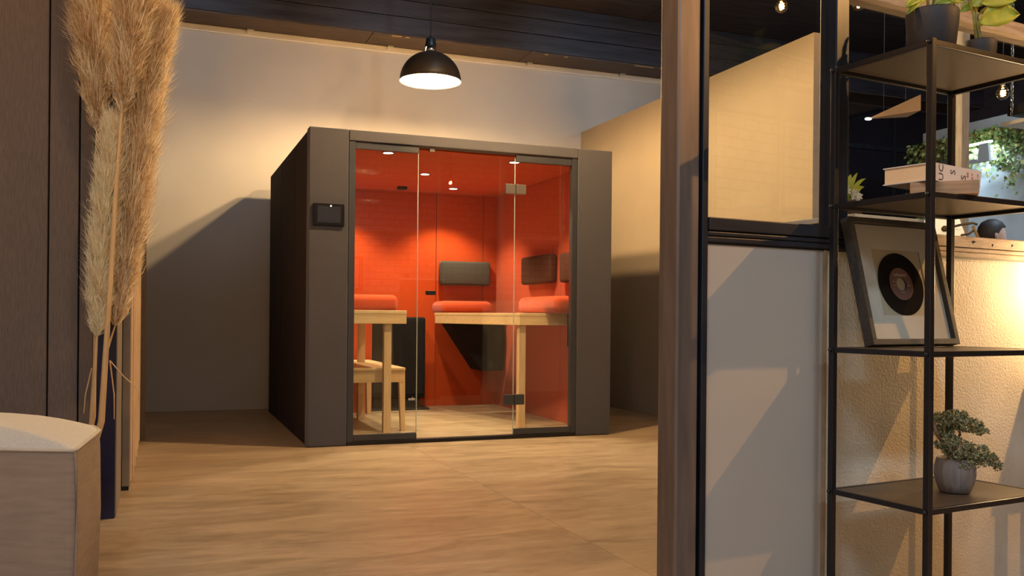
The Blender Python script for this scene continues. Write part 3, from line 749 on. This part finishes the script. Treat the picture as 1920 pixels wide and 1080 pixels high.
ftext('BF 18', .0065, -.030, .004, lab_t); ftext('45', .0065, .030, .004, lab_t); ftext('STEREO', .005, .031, -.006, lab_t); ftext('SIDE A', .005, -.031, -.006, lab_t)
ftext('SINGLE', .005, 0, -.027, lab_t)
FB(bw_, wF-bw_, .009, .011, bw_, hF-bw_).build('glazing', glass_pic, pf)

# books and wooden block
blk = mat('oak_veneer_block', (.46, .28, .15), .6, vary=.2, scale=8, stretch=(1, 1, 14), bump=.1, bscale=60)
pages = mat('page_edges', (.85, .64, .40), .85, vary=.05, scale=40, stretch=(1, 1, 20))
cover = mat('white_book_cover', (.70, .66, .64), .5, vary=.03)
ink = mat('dark_ink', (.05, .05, .055), .6); red_ink = mat('red_ink', (.50, .06, .07), .6)
z2 = ZL[1] + .0015
c1 = TP @ Vector((.1, -.24, 0))
wb = thing('wooden_block', at_z(1765, 366, z2), 'wood grain block lying under the white book on the shelf', 'block')
pA = at_depth(1706, 362, 2.40); rv = ray(1706, 362); nv = Vector((rv.x, rv.y, 0)).normalized(); dv = Vector((nv.y, -nv.x, 0)); Lb = .165
TW = Matrix.Identity(4)
for i in range(3): TW[i][0] = dv[i]; TW[i][1] = nv[i]; TW[i][2] = up[i]; TW[i][3] = (pA.x, pA.y, z2)[i]
MB().box((0, 0, 0), (Lb, .085, .036), TW).build('body', blk, wb, bevel=.002)
bk = thing('book', pA, 'thick white book with dark and red spine lettering resting on the wooden block', 'book')
# corner of the book sits behind the front post
co = at_depth(1747, 313, 2.36); zt = z2 + .0375 + .047; zb = z2 + .0375
e1 = (at_depth(1838, 318, 2.50) - co); e1.z = 0; Lsp = e1.length; e1.normalize(); e2 = Vector((-e1.y, e1.x, 0))
TK = Matrix.Identity(4)
for i in range(3): TK[i][0] = e1[i]; TK[i][1] = e2[i]; TK[i][2] = up[i]; TK[i][3] = (co.x, co.y, zb)[i]
Lw = .14
MB().box((.004, .004, .003), (Lsp-.004, Lw-.003, .044), TK).build('pages', pages, bk)
MB().box((0, 0, 0), (Lsp, Lw, .003), TK).build('cover', cover, bk); MB().box((0, 0, .044), (Lsp, Lw, .047), TK).build('cover', cover, bk)
sp_ = MB().box((0, -.001, .0), (Lsp, .003, .047), TK).build('spine', cover, bk)
def spt(body, size, x, z, m):
    T = TK @ Matrix.Translation((x, -.0014, z)) @ RX @ Matrix.Rotation(PI/2, 4, 'Z')
    text(body, size, T, m, sp_, 'spine_lettering', .0002)
spt('UC', .032, Lsp*.22, .001, ink); spt('S', .034, Lsp*.46, .022, ink); spt('IS', .034, Lsp*.68, .004, ink)
spt('BE', .014, Lsp*.74, .022, red_ink); spt('KKT', .014, Lsp*.84, .010, red_ink); spt('KS', .010, Lsp*.95, .026, red_ink)

# bonsai
pot_m = mat('ribbed_stone_glaze', (.22, .185, .165), .55, vary=.25, scale=14, stretch=(6, 6, .5), bump=.1)
soil = mat('bark_soil', (.09, .045, .025), .9, vary=.4, scale=40, bump=.5, bscale=80)
bark = mat('bonsai_bark', (.22, .13, .08), .8, vary=.3, scale=30)
leaf_a = mat('juniper_green', (.16, .17, .085), .7, vary=.25, scale=40); leaf_b = mat('juniper_pale', (.34, .34, .17), .7, vary=.2, scale=40)
pc = at_z(1790, 922, ZL[3]+.001)
bs = thing('bonsai', pc, 'small bonsai tree in a ribbed grey pot on the low shelf', 'bonsai')
T = Matrix.Translation(pc); rP = .0545; hP = .096
m_ = MB(); prof = [(.034, 0), (.040, .002), (.049, .025), (rP, .05), (.0535, .07), (.049, .090), (.047, hP), (.043, hP), (.045, .08), (.002, .078)]
n = 48; v = []; f = []
for i, (r, z) in enumerate(prof):
    for k in range(n):
        a = 2*PI*k/n; rr = r*(1 + .022*(abs(math.sin(a*8))-.5)*(1 if i < 6 else 0)); v.append((rr*math.cos(a), rr*math.sin(a), z))
for i in range(len(prof)-1):
    for k in range(n): f.append((i*n+k, i*n+(k+1) % n, (i+1)*n+(k+1) % n, (i+1)*n+k))
f.append(tuple(range(n))[::-1])
MB().add(v, f, T).build('pot', pot_m, bs, smooth=True)
MB().lathe([(.001, .083), (.02, .085), (.0445, .081)], 24, T).build('soil', soil, bs, smooth=True)
Zb = 2.525
def bp(px, py, dz=0): return at_depth(px, py, Zb + dz)
trunk = [T @ Vector((0, 0, .075)), bp(1785, 866), bp(1776, 845), bp(1768, 830), bp(1762, 812), bp(1768, 795)]
MB().tube(trunk, [.008, .0075, .006, .0055, .004, .003], 8).build('trunk', bark, bs, smooth=True)
brs = [[bp(1785, 866), bp(1800, 850), bp(1820, 846, .02), bp(1845, 856, .02), bp(1865, 868)], [bp(1776, 845), bp(1790, 830, .02), bp(1800, 815, .02), bp(1798, 796, .02), bp(1825, 800)],
       [bp(1768, 830), bp(1756, 815, -.03), bp(1752, 795, -.03)], [bp(1782, 855), bp(1790, 840, -.03), bp(1805, 835, -.04)]]
for b_ in brs: MB().tube(b_, [.005, .0042, .0035, .003, .0018][:len(b_)], 6).build('branch', bark, bs, smooth=True)
rb = random.Random(11)
V = []; Fc = []; MI = []
blobs = [(1765, 788, 24, 14, .05), (1790, 784, 26, 15, .05), (1818, 798, 26, 14, .05), (1838, 808, 16, 8, .04), (1758, 802, 14, 14, .04),
         (1778, 832, 26, 16, .05), (1800, 846, 32, 20, .06), (1830, 852, 26, 18, .05), (1850, 862, 20, 13, .05), (1868, 874, 11, 8, .03), (1812, 872, 22, 14, .05), (1776, 812, 14, 8, .03), (1796, 800, 10, 8, .03)]
for (bx, by, rx, ry, rz) in blobs:
    for k in range(int(rx*ry*.62)):
        a = rb.random()*2*PI; rr = math.sqrt(rb.random()); 
        c = bp(bx + rx*rr*math.cos(a), by + ry*rr*math.sin(a), rb.uniform(-rz, rz)*math.sqrt(max(0, 1-rr*rr)) + .0)
        for j in range(3):
            dr = Vector((rb.gauss(0, 1), rb.gauss(0, 1), rb.gauss(.5, .8))).normalized(); L = rb.uniform(.005, .011)
            s_ = dr.cross(Vector((rb.gauss(0, 1), rb.gauss(0, 1), rb.gauss(0, 1)))).normalized()*L*.28
            b0 = len(V); V += [c, c+dr*L*.55+s_, c+dr*L, c+dr*L*.55-s_]; Fc.append((b0, b0+1, b0+2, b0+3)); MI.append(0 if rb.random() < .55 else 1)
me = bpy.data.meshes.new('foliage'); me.from_pydata([tuple(q-pc) for q in V], [], Fc); me.materials.append(leaf_a); me.materials.append(leaf_b)
for p, q in zip(me.polygons, MI): p.material_index = q
ob = bpy.data.objects.new('foliage', me); COL.objects.link(ob); ob.location = pc; WORLD[ob.name] = Matrix.Translation(pc); attach(ob, bs); ob['kind'] = 'stuff'

# two potted banana-leaf plants on the top shelf
lf1 = mat('lime_leaf', (.28, .36, .03), .45, vary=.2, scale=25); lf2 = mat('yellow_leaf', (.45, .47, .04), .45, vary=.2, scale=25); lf3 = mat('deep_green_leaf', (.07, .16, .05), .45, vary=.25, scale=25)
stm = mat('plant_stem', (.32, .30, .08), .6, vary=.3, scale=30); potb = mat('matt_black_pot', (.030, .029, .033), .6, vary=.1, scale=80, bump=.1, bscale=300)
def leaf(a, b, wd, m, parent, nrm=None, droop=.15, n=10):
    a, b = Vector(a), Vector(b); d = b - a; L = d.length; d.normalize()
    nrm = (nrm or -fwd); s_ = d.cross(nrm).normalized(); nn = s_.cross(d).normalized()
    v = []; f = []
    for i in range(n+1):
        t = i/n; wv = wd*math.sin(PI*min(1, t*.96+.03))**.75*(1-.25*t)
        c = a + d*L*t + up*(droop*L*(t - t*t)*2) 
        for k, o_ in enumerate((-1, -.5, 0, .5, 1)):
            v.append(c + s_*wv*.5*o_ + nn*(-.10*wd*(1-abs(o_))) + nn*.02*wd*math.sin(i*1.7+k))
    for i in range(n):
        for k in range(4): f.append((i*5+k, i*5+k+1, (i+1)*5+k+1, (i+1)*5+k))
    o = MB().add(v, f).build('leaf', m, parent, smooth=True)
    sd = o.modifiers.new('solid', 'SOLIDIFY'); sd.thickness = .0012
    return o
def plant(px, py, Z, rr, hp, label, stems, leaves):
    z0 = ZL[0] + .002
    c = at_depth(px, py, Z); c.z = z0
    p = thing('potted_plant', c, label, 'plant', 'potted plants on the top shelf')
    T = Matrix.Translation(c)
    MB().lathe([(rr*.80, 0), (rr*.86, .004), (rr*.99, hp*.75), (rr, hp-.004), (rr*.97, hp), (rr*.90, hp), (rr*.88, hp-.02), (.001, hp-.02)], 40, T, True).build('pot', potb, p, smooth=True)
    MB().lathe([(.001, hp-.016), (rr*.88, hp-.018)], 24, T).build('soil', soil, p)
    for s_ in stems:
        P = [T @ Vector((s_[0], s_[1], hp-.02))] + [at_depth(x, y_, Z) for x, y_ in s_[2]]
        MB().tube(P, [.0055] + [.0045]*(len(P)-1), 8).build('stem', stm, p, smooth=True)
    for (a, b, za, zb_, wd, m, dr) in leaves:
        leaf(at_depth(*a, Z+za), at_depth(*b, Z+zb_), wd, m, p, droop=dr)
plant(1748, 22, 2.43, .067, .112, 'lime leaved plant in a wide black pot on the top shelf',
      [(-.01, 0, [(1740, 5), (1736, -40)]), (.005, .008, [(1752, 0), (1754, -50)]), (.012, -.004, [(1756, 2), (1766, -30)])],
      [((1742, -18), (1701, 26), 0, -.05, .062, lf1, .35), ((1738, -30), (1712, 4), .02, 0, .05, lf1, .2), ((1752, 14), (1803, -14), 0, .02, .035, lf1, .1), ((1754, 6), (1778, -20), -.02, -.03, .03, lf2, .1), ((1760, -8), (1800, -34), 0, .05, .06, lf2, .1), ((1736, -20), (1720, -60), 0, .03, .06, lf1, .1), ((1733, -6), (1699, 14), -.01, -.06, .045, lf1, .3), ((1748, 16), (1786, 2), -.04, -.05, .030, lf1, .2), ((1765, -4), (1808, 2), .01, .03, .045, lf1, .2), ((1770, 10), (1796, -4), .03, .05, .03, lf2, .1)])
plant(1837, 72, 2.60, .045, .085, 'yellow leaved plant in a small black pot on the top shelf',
      [(-.008, 0, [(1826, 30), (1816, -10)]), (0, .005, [(1829, 20), (1826, -30)]), (.008, 0, [(1832, 30), (1842, 20), (1870, 2)]), (.004, -.006, [(1830, 40), (1834, 10), (1838, -20)])],
      [((1838, 40), (1912, 26), -.03, -.02, .075, lf2, .16), ((1826, 12), (1800, 22), .0, .0, .03, lf1, .3), ((1840, 4), (1905, 0), -.03, -.03, .05, lf2, .12), ((1842, 26), (1902, 7), .03, .04, .034, lf3, .12), ((1822, 10), (1858, -10), -.02, -.03, .05, lf2, .25), ((1832, -5), (1872, -8), -.02, 0, .055, lf2, .1), ((1816, 0), (1798, -30), 0, .02, .045, lf1, .2), ((1850, 4), (1892, -22), 0, .02, .05, lf2, .1), ((1836, 50), (1846, 30), -.01, -.01, .02, lf2, .0)])

# ------------------------------------------------------------------ table lamp on a console beside the shelf (right of the picture)
cn = thing('console_table', TP @ Vector((1.55, -.14, 0)), 'narrow oak console table against the plaster half wall', 'table', rz=ANG)
PB(1.02, 2.1, -.07, .22, .72, .745).build('tabletop', oak, cn, bevel=.003)
for t, q in ((1.05, -.04), (2.07, -.04), (1.05, .19), (2.07, .19)):
    PB(t-.02, t+.02, q-.02, q+.02, 0, .72).build('leg', oak_v, cn, bevel=.003)
tl_p = TP @ Vector((1.19, -.07, .7455))
tl = thing('table_lamp', tl_p, 'small black table lamp with a bare glowing bulb on the console', 'lamp')
MB().lathe([(.06, 0), (.06, .012), (.012, .02), (.009, .22), (.02, .23), (.02, .26)], 24, Matrix.Translation(tl_p), True, True).build('base', black_m, tl, smooth=True)
MB().sphere(tl_p + Vector((0, 0, .30)), .035, 20).build('bulb', bulb_warm, tl, smooth=True)
light('light_source', 'POINT', tl_p + Vector((0, 0, .36)), TABLE_LAMP_W, WARM, tl, shadow_soft_size=.04)

# ------------------------------------------------------------------ things beyond the glass
dk_wood = mat('dark_walnut', (.045, .022, .016), .5, vary=.2, scale=6, stretch=(1, 8, 1))
wht_top = mat('white_edge', (.55, .58, .58), .6, vary=.1)
def CB(t0, t1, q0, q1, z0, z1): return PB(t0, t1, q0, q1, z0, z1)
cb = thing('low_cabinet', TP @ Vector((1.1, .9, 0)), 'dark walnut cabinet with a white top behind the glass', 'cabinet')
CB(.885, 1.33, -1.08, -.70, .05, 1.352).build('carcass', dk_wood, cb, bevel=.003)
CB(.87, 1.345, -1.09, -.685, 1.353, 1.375).build('top', wht_top, cb, bevel=.003)
CB(.895, 1.106, -.698, -.68, .08, 1.33).build('door', dk_wood, cb, bevel=.002); CB(1.11, 1.32, -.698, -.68, .08, 1.33).build('door', dk_wood, cb, bevel=.002)
CB(.9, 1.31, -1.06, -.72, 0, .05).build('plinth', black_m, cb)
# small flower box on it
fb_c = TP @ Vector((.955, .78, 1.376))
fx = thing('flower_box', fb_c, 'small brown box with pale flowers and green blades behind the glass', 'plant')
CB(.918, .985, -.82, -.75, 1.376, 1.44).build('box', dk_wood, fx, bevel=.003)
rf = random.Random(5); m_ = MB()
for k in range(16):
    c = TP @ Vector((.948 + rf.uniform(-.03, .045), .78 + rf.uniform(-.03, .03), 1.45 + rf.uniform(0, .045)))
    for j in range(5):
        a = j*2*PI/5; m_.add([c, c+Vector((.012*math.cos(a), 0, .012*math.sin(a))), c+Vector((.016*math.cos(a+.5), -.005, .016*math.sin(a+.5))), c+Vector((.012*math.cos(a+1), 0, .012*math.sin(a+1)))], [(0, 1, 2, 3)])
m_.build('petals', wht_top, fx, label='pale petals', kind='stuff')
for tip, wd, zt_ in ((.11, .02, .07), (.10, .03, .035), (.02, .03, .08), (.06, .02, .09), (-.05, .03, .08)):
    leaf(TP @ Vector((.93, .78, 1.44)), TP @ Vector((.93 + tip, .78, 1.47 + zt_)), wd, lf1, fx, droop=.25)

# lamp with pale shade on a sideboard behind the half wall
sb = thing('sideboard', TP @ Vector((1.35, .45, 0)), 'low walnut sideboard behind the half wall', 'sideboard')
CB(1.13, 1.9, -.62, -.30, .08, 1.05).build('carcass', dk_wood, sb, bevel=.004)
CB(1.15, 1.51, -.298, -.285, .1, 1.03).build('door', dk_wood, sb, bevel=.002); CB(1.52, 1.88, -.298, -.285, .1, 1.03).build('door', dk_wood, sb, bevel=.002)
CB(1.15, 1.88, -.6, -.32, 0, .08).build('plinth', black_m, sb)
shade_y = emit('lit_cream_shade', (1, .86, .55), .9); bronze = mat('aged_bronze', (.16, .13, .08), .45, metal=.6)
lc = at_depth(1766, 440, 3.42); lc.z = 1.0515
la = thing('desk_lamp', lc, 'desk lamp with a cream cone shade and bronze swing arm behind the glass', 'lamp')
MB().lathe([(.001, 0), (.055, .001), (.055, .012), (.01, .018), (.007, .30)], 24, Matrix.Translation(lc), True).build('base', bronze, la, smooth=True)
MB().lathe([(.085, .205), (.052, .305), (.001, .306)], 32, Matrix.Translation(lc)).build('shade', shade_y, la, smooth=True)
hp_ = at_depth(1771, 429, 3.33)
MB().sphere(hp_, .012, 14).build('joint', bronze, la, smooth=True)
MB().tube([hp_, at_depth(1800, 422, 3.33), at_depth(1824, 418, 3.34), at_depth(1832, 421, 3.34)], .0045, 8).build('arm', bronze, la, smooth=True)
MB().tube([at_depth(1802, 441, 3.34), at_depth(1816, 439, 3.34), at_depth(1826, 432, 3.34)], .004, 8).build('arm', bronze, la, smooth=True)
MB().tube([at_depth(1824, 424, 3.34), at_depth(1834, 446, 3.34), Vector((at_depth(1834, 446, 3.34).x, at_depth(1834, 446, 3.34).y, 1.053))], .006, 8).build('rod', chip_m, la, smooth=True)

# far bright room: white wall with ivy, led bar
bright = mat('pale_cool_wall', (.68, .72, .72), .7, vary=.04)
struct(BX((8.2, 3.0, 0), (8.35, 7.98, 2.98)).build('wall_side', bright))
struct(BX((8.17, 3.0, 2.98), (8.35, 7.98, 3.10)).build('trim_5', wht_top, bevel=.004))
iv1 = mat('ivy_leaf', (.10, .20, .04), .6, vary=.4, scale=8, col2=(.30, .34, .10)); iv2 = mat('ivy_leaf_pale', (.45, .42, .14), .6, vary=.3, scale=8)
ivy = thing('hanging_ivy', (8.15, 7.0, 2.5), 'garland of green ivy hanging along the top of the pale wall', 'ivy')
MB().tube([(8.12, 8.05, 2.95), (8.12, 7, 2.93), (8.12, 5.5, 2.95), (8.12, 4, 2.94)], .02, 8).build('vine', stm, ivy, smooth=True)
ri = random.Random(9); V = []; Fc = []; MI = []
for k in range(7000):
    yy = ri.uniform(4.0, 8.12); dens = .38 + .12*math.sin(yy*5) + (.35 if yy > 7.55 else 0)
    c = Vector((8.12 + ri.gauss(0, .06), yy, 2.98 - abs(ri.gauss(0, .6))*dens)); 
    c.x = min(8.18, max(8.07, c.x))
    L = ri.uniform(.03, .06); dr = Vector((ri.gauss(-.3, .5), ri.gauss(0, 1), ri.gauss(-.7, .5))).normalized(); s_ = dr.cross(Vector((1, ri.gauss(0, .4), ri.gauss(0, .4)))).normalized()*L*.42
    b0 = len(V); V += [c, c+dr*L*.45+s_, c+dr*L, c+dr*L*.45-s_]; Fc.append((b0, b0+1, b0+2, b0+3)); MI.append(0 if ri.random() < .75 else 1)
me = bpy.data.meshes.new('leaves'); me.from_pydata([tuple(q-Vector((8.15, 7, 2.5))) for q in V], [], Fc); me.materials.append(iv1); me.materials.append(iv2)
for p, q in zip(me.polygons, MI): p.material_index = q
ob = bpy.data.objects.new('leaves', me); COL.objects.link(ob); ob.location = (8.15, 7, 2.5); WORLD[ob.name] = Matrix.Translation((8.15, 7, 2.5)); attach(ob, ivy); ob['kind'] = 'stuff'
le = thing('led_bar_lamp', (7.95, 7.1, 2.75), 'bright white led bar lamp with a pale bracket below the ivy', 'lamp')
BX((7.98, 6.90, 2.80), (8.01, 7.36, 2.82)).build('led_bar', led_em, le)
MB().add([(7.94, 6.88, 2.60), (7.94, 7.03, 2.60), (7.94, 7.01, 2.79), (7.94, 6.90, 2.79), (7.97, 6.88, 2.60), (7.97, 7.03, 2.60), (7.97, 7.01, 2.79), (7.97, 6.90, 2.79)], [(0,1,2,3),(7,6,5,4),(0,4,5,1),(1,5,6,2),(2,6,7,3),(3,7,4,0)]).build('bracket', bright, le)
MB().box((7.94, 7.03, 2.60), (7.97, 7.24, 2.64)).box((7.97, 6.93, 2.62), (8.2, 6.98, 2.66)).build('arm', bright, le)
light('light_source', 'AREA', (8.02, 7.1, 2.78), ROOM_LED_W*.12, COOL, le, aim=(8.2, 7.1, 1.6), shape='RECTANGLE', size=.4, size_y=.05)
# flat lamp over the far room
rl = thing('room_ceiling_lamp', (7.3, 4.4, 3.9), 'long cool white ceiling lamp over the far room', 'lamp')
BX((7.22, 3.4, 3.92), (7.38, 5.4, 3.98)).build('housing', shade_wht, rl, bevel=.005)
BX((7.23, 3.42, 3.915), (7.37, 5.38, 3.921)).build('diffuser', led_em, rl)
for y_ in (3.7, 5.1): MB().tube([(7.3, y_, 3.98), (7.3, y_, ZC)], .004, 6).build('wire', black_m, rl)
light('light_source', 'AREA', (7.3, 4.4, 3.90), ROOM_LED_W*1.2, COOL, rl, aim=(7.8, 5.4, 0), shape='RECTANGLE', size=.14, size_y=1.9)
# hanging chain, tray and black projector
tp_ = at_depth(1912, 226, 7.0)
ht = thing('hanging_tray', tp_, 'pale hanging tray on a chain with a black projector', 'tray')
MB().box((tp_.x-.06, tp_.y-.12, tp_.z-.03), (tp_.x+.35, tp_.y+.12, tp_.z)).build('tray', bright, ht, bevel=.004)
pj = MB().box((tp_.x-.02, tp_.y-.1, tp_.z+.05), (tp_.x+.3, tp_.y+.1, tp_.z+.13)).build('projector', black_m, ht, bevel=.008)
c0 = at_depth(1897, 218, 7.0)
z = c0.z; k = 0
me_l = None
while z < ZC - .02:
    if me_l is None:
        T = Matrix.Translation((c0.x, c0.y, z))
        o = MB().tube([T @ Vector((.010*math.cos(a), 0, .022+.022*math.sin(a))) for a in [i*2*PI/10 for i in range(11)]], .0035, 5).build('chain_link', chrome, ht, smooth=True); me_l = o.data; off = o.location - Vector((c0.x, c0.y, z))
    else:
        o = bpy.data.objects.new('chain_link', me_l); COL.objects.link(o)
        o.location = Vector((c0.x, c0.y, z)) + off; o.rotation_euler = (0, 0, (k % 2)*PI/2); attach(o, ht)
    z += .036; k += 1
for dx in (.03, .1):
    MB().tube([(tp_.x+dx, tp_.y-.1, tp_.z+.09), (tp_.x+dx-.02, tp_.y-.16, tp_.z+.02), (tp_.x+dx+.02, tp_.y-.15, tp_.z-.0), (tp_.x+dx+.07, tp_.y-.12, tp_.z+.02)], .005, 6).build('cable', black_m, ht, smooth=True)
# wedge shaped beige lamp
a = at_depth(1632, 222, 6.0); b = at_depth(1714, 205, 6.0)
wl = thing('wing_lamp', (a+b)/2, 'beige wing shaped hanging lamp with a bright tip behind the glass', 'lamp')
beige = mat('beige_veneer', (.42, .30, .20), .6)
d = (b-a).normalized(); s_ = Vector((-d.y, d.x, 0)).normalized()
MB().add([a, b-up*.05+up*.02-s_*.10, b+up*.075-s_*.10, a+up*.006, a+s_*.02, b-up*.03+s_*.10, b+up*.075+s_*.10, a+up*.006+s_*.02], [(0,1,2,3),(7,6,5,4),(0,4,5,1),(1,5,6,2),(2,6,7,3),(3,7,4,0)]).build('wing', beige, wl, bevel=.002)
MB().sphere(a - d*.015, .018, 12, (1.4, 1, .5)).build('led_tip', led_em, wl, smooth=True)
for p in (a.lerp(b, .3), a.lerp(b, .8)): MB().tube([p+up*.02, Vector((p.x, p.y, ZC))], .002, 5).build('wire', black_m, wl)
wc = at_depth(1803, 250, 5.6)
tag(BX((wc.x-.032, wc.y-.032, 0), (wc.x+.032, wc.y+.032, ZC)).build('timber_column', wood_white, bevel=.006), 'slim whitewashed timber column standing in the far room', 'column')
# steel window wall at the far end
wn = thing('window_3', (8.6, YW-.05, 0), kind='structure')
night = mat('night_glass', (.010, .010, .016), .15, vary=.2)
for a, b in ((5.95, 6.75), (6.8, 7.6), (7.65, 9.0), (9.05, 10.15)):
    BX((a, YW-.03, .4), (b, YW-.02, 3.18)).build('pane', night, wn); BX((a, YW-.03, 3.24), (b, YW-.02, 3.75)).build('pane', night, wn)
    BX((a, YW-.06, 3.18), (b, YW-.005, 3.24)).build('transom', steel_dark, wn)
    BX((b, YW-.07, .4), (b+.05, YW-.002, 3.75)).build('mullion', steel_dark, wn)
BX((5.95, YW-.06, .3), (10.19, YW-.002, .4)).build('sill', steel_dark, wn)

# person standing in the far room, in profile
skin = mat('skin', (.62, .40, .30), .5, vary=.05); hair = mat('dark_hair', (.035, .028, .025), .6, vary=.3, scale=60, stretch=(1, 1, .3)); shirt = mat('pale_blue_shirt', (.42, .50, .62), .8); trous = mat('dark_trousers', (.03, .035, .05), .8)
pp = at_depth(1858, 430, 7.5); pp.z = 0
pe = thing('person', pp, 'person with short dark hair and pale blue shirt standing in profile', 'person')
fdir = right.copy(); sdir = Vector((-fdir.y, fdir.x, 0)); HT = 1.79
TPn = Matrix.Identity(4)
for i in range(3): TPn[i][0] = fdir[i]; TPn[i][1] = sdir[i]; TPn[i][2] = up[i]; TPn[i][3] = pp[i]
def skinmesh(name, verts, edges, radii, m, parent, root=0, sub=2, extra=None):
    me = bpy.data.meshes.new(name); me.from_pydata(verts, edges, []); o = bpy.data.objects.new(name, me); COL.objects.link(o)
    md = o.modifiers.new('skin', 'SKIN'); md.use_smooth_shade = True
    for i, r in enumerate(radii):
        me.skin_vertices[0].data[i].radius = (r, r) if not isinstance(r, tuple) else r
        me.skin_vertices[0].data[i].use_root = (i == root)
    s2 = o.modifiers.new('sub', 'SUBSURF'); s2.levels = sub
    dg = bpy.context.evaluated_depsgraph_get(); dg.update()
    m2 = bpy.data.meshes.new_from_object(o.evaluated_get(dg)); bpy.data.objects.remove(o)
    bm = bmesh.new(); bm.from_mesh(m2)
    if extra: extra(bm)
    for v in bm.verts: v.co = TPn @ v.co - pp
    for f_ in bm.faces: f_.smooth = True
    bm.to_mesh(m2); bm.free(); m2.materials.clear(); m2.materials.append(m); m2.name = name
    r = bpy.data.objects.new(name, m2); COL.objects.link(r); r.location = pp; WORLD[r.name] = Matrix.Translation(pp); attach(r, parent)
    return r
V = [(0,0,.95), (0,0,1.15), (0,0,1.35), (0,0,1.47), (.01,0,1.55), (.02,0,1.62), (0,.17,1.43), (.0,.22,1.16), (.08,.2,.92), (.10,.2,.84), (0,-.17,1.43), (.0,-.22,1.16), (.08,-.2,.92), (.10,-.2,.84), (0,.10,.90), (.02,.11,.50), (0,.11,.09), (.13,.12,.035), (0,-.10,.90), (.02,-.11,.50), (0,-.11,.09), (.13,-.12,.035)]
E_ = [(0,1),(1,2),(2,3),(3,4),(4,5),(3,6),(6,7),(7,8),(8,9),(3,10),(10,11),(11,12),(12,13),(0,14),(14,15),(15,16),(16,17),(0,18),(18,19),(19,20),(20,21)]
R_ = [.13,.12,.14,.10,.055,.06,.055,.045,.035,.03,.055,.045,.035,.03,.09,.06,.042,.035,.09,.06,.042,.035]
def head(bm):
    prof = [(0.0, 1.55, .05), (.015, 1.575, .070), (.012, 1.62, .086), (.004, 1.67, .094), (-.004, 1.72, .092), (-.008, 1.76, .066), (-.008, 1.782, .02)]
    rings = []
    for (ox, z_, r) in prof:
        ring = []
        for k in range(24):
            a = 2*PI*k/24; x_ = ox + r*1.05*math.cos(a); yv = r*.80*math.sin(a)
            g = math.exp(-(a if a < PI else 2*PI-a)**2/.05)
            if abs(z_-1.62) < .02: x_ += .020*g
            if abs(z_-1.575) < .01: x_ += .010*g
            ring.append(bm.verts.new((x_+.015, yv, z_)))
        rings.append(ring)
    for a_, b_ in zip(rings[:-1], rings[1:]):
        for k in range(24): bm.faces.new((a_[k], a_[(k+1) % 24], b_[(k+1) % 24], b_[k]))
    bm.faces.new(rings[0][::-1]); bm.faces.new(rings[-1])
    for s in (-1, 1):   # ears
        e = [bm.verts.new((.005 + .018*math.cos(t), s*(.078 + .006*(1 if t > 2 else 0)), 1.655 + .030*math.sin(t))) for t in [i*2*PI/10 for i in range(10)]]
        c = bm.verts.new((.0, s*.094, 1.655))
        for k in range(10): bm.faces.new((e[k], e[(k+1) % 10], c))
body = skinmesh('body', V, E_, R_, skin, pe, extra=head)
skinmesh('shirt', [V[i] for i in (0,1,2,3,6,7,10,11)], [(0,1),(1,2),(2,3),(3,4),(4,5),(3,6),(6,7)], [.155,.15,.165,.115,.072,.062,.072,.062], shirt, pe)
skinmesh('trousers', [V[i] for i in (0,14,15,16,18,19,20)], [(0,1),(1,2),(2,3),(0,4),(4,5),(5,6)], [.145,.105,.078,.065,.105,.078,.065], trous, pe)
m_ = MB()
v = []; f = []
for i, (ox, z_, r) in enumerate([(-.03, 1.60, .055), (-.025, 1.64, .092), (-.014, 1.68, .104), (-.004, 1.73, .104), (-.004, 1.77, .078), (-.004, 1.795, .03)]):
    for k in range(24):
        a = 2*PI*k/24; front = math.cos(a) > .45 and z_ < 1.71
        rr = r*(.62 if front else 1)
        v.append(TPn @ Vector((ox + .012 + rr*1.05*math.cos(a), rr*.82*math.sin(a), z_)))
for i in range(5):
    for k in range(24): f.append((i*24+k, i*24+(k+1) % 24, (i+1)*24+(k+1) % 24, (i+1)*24+k))
f.append(tuple(range(24))[::-1]); f.append(tuple(range(120, 144)))
m_.add(v, f).build('hair', hair, pe, smooth=True)
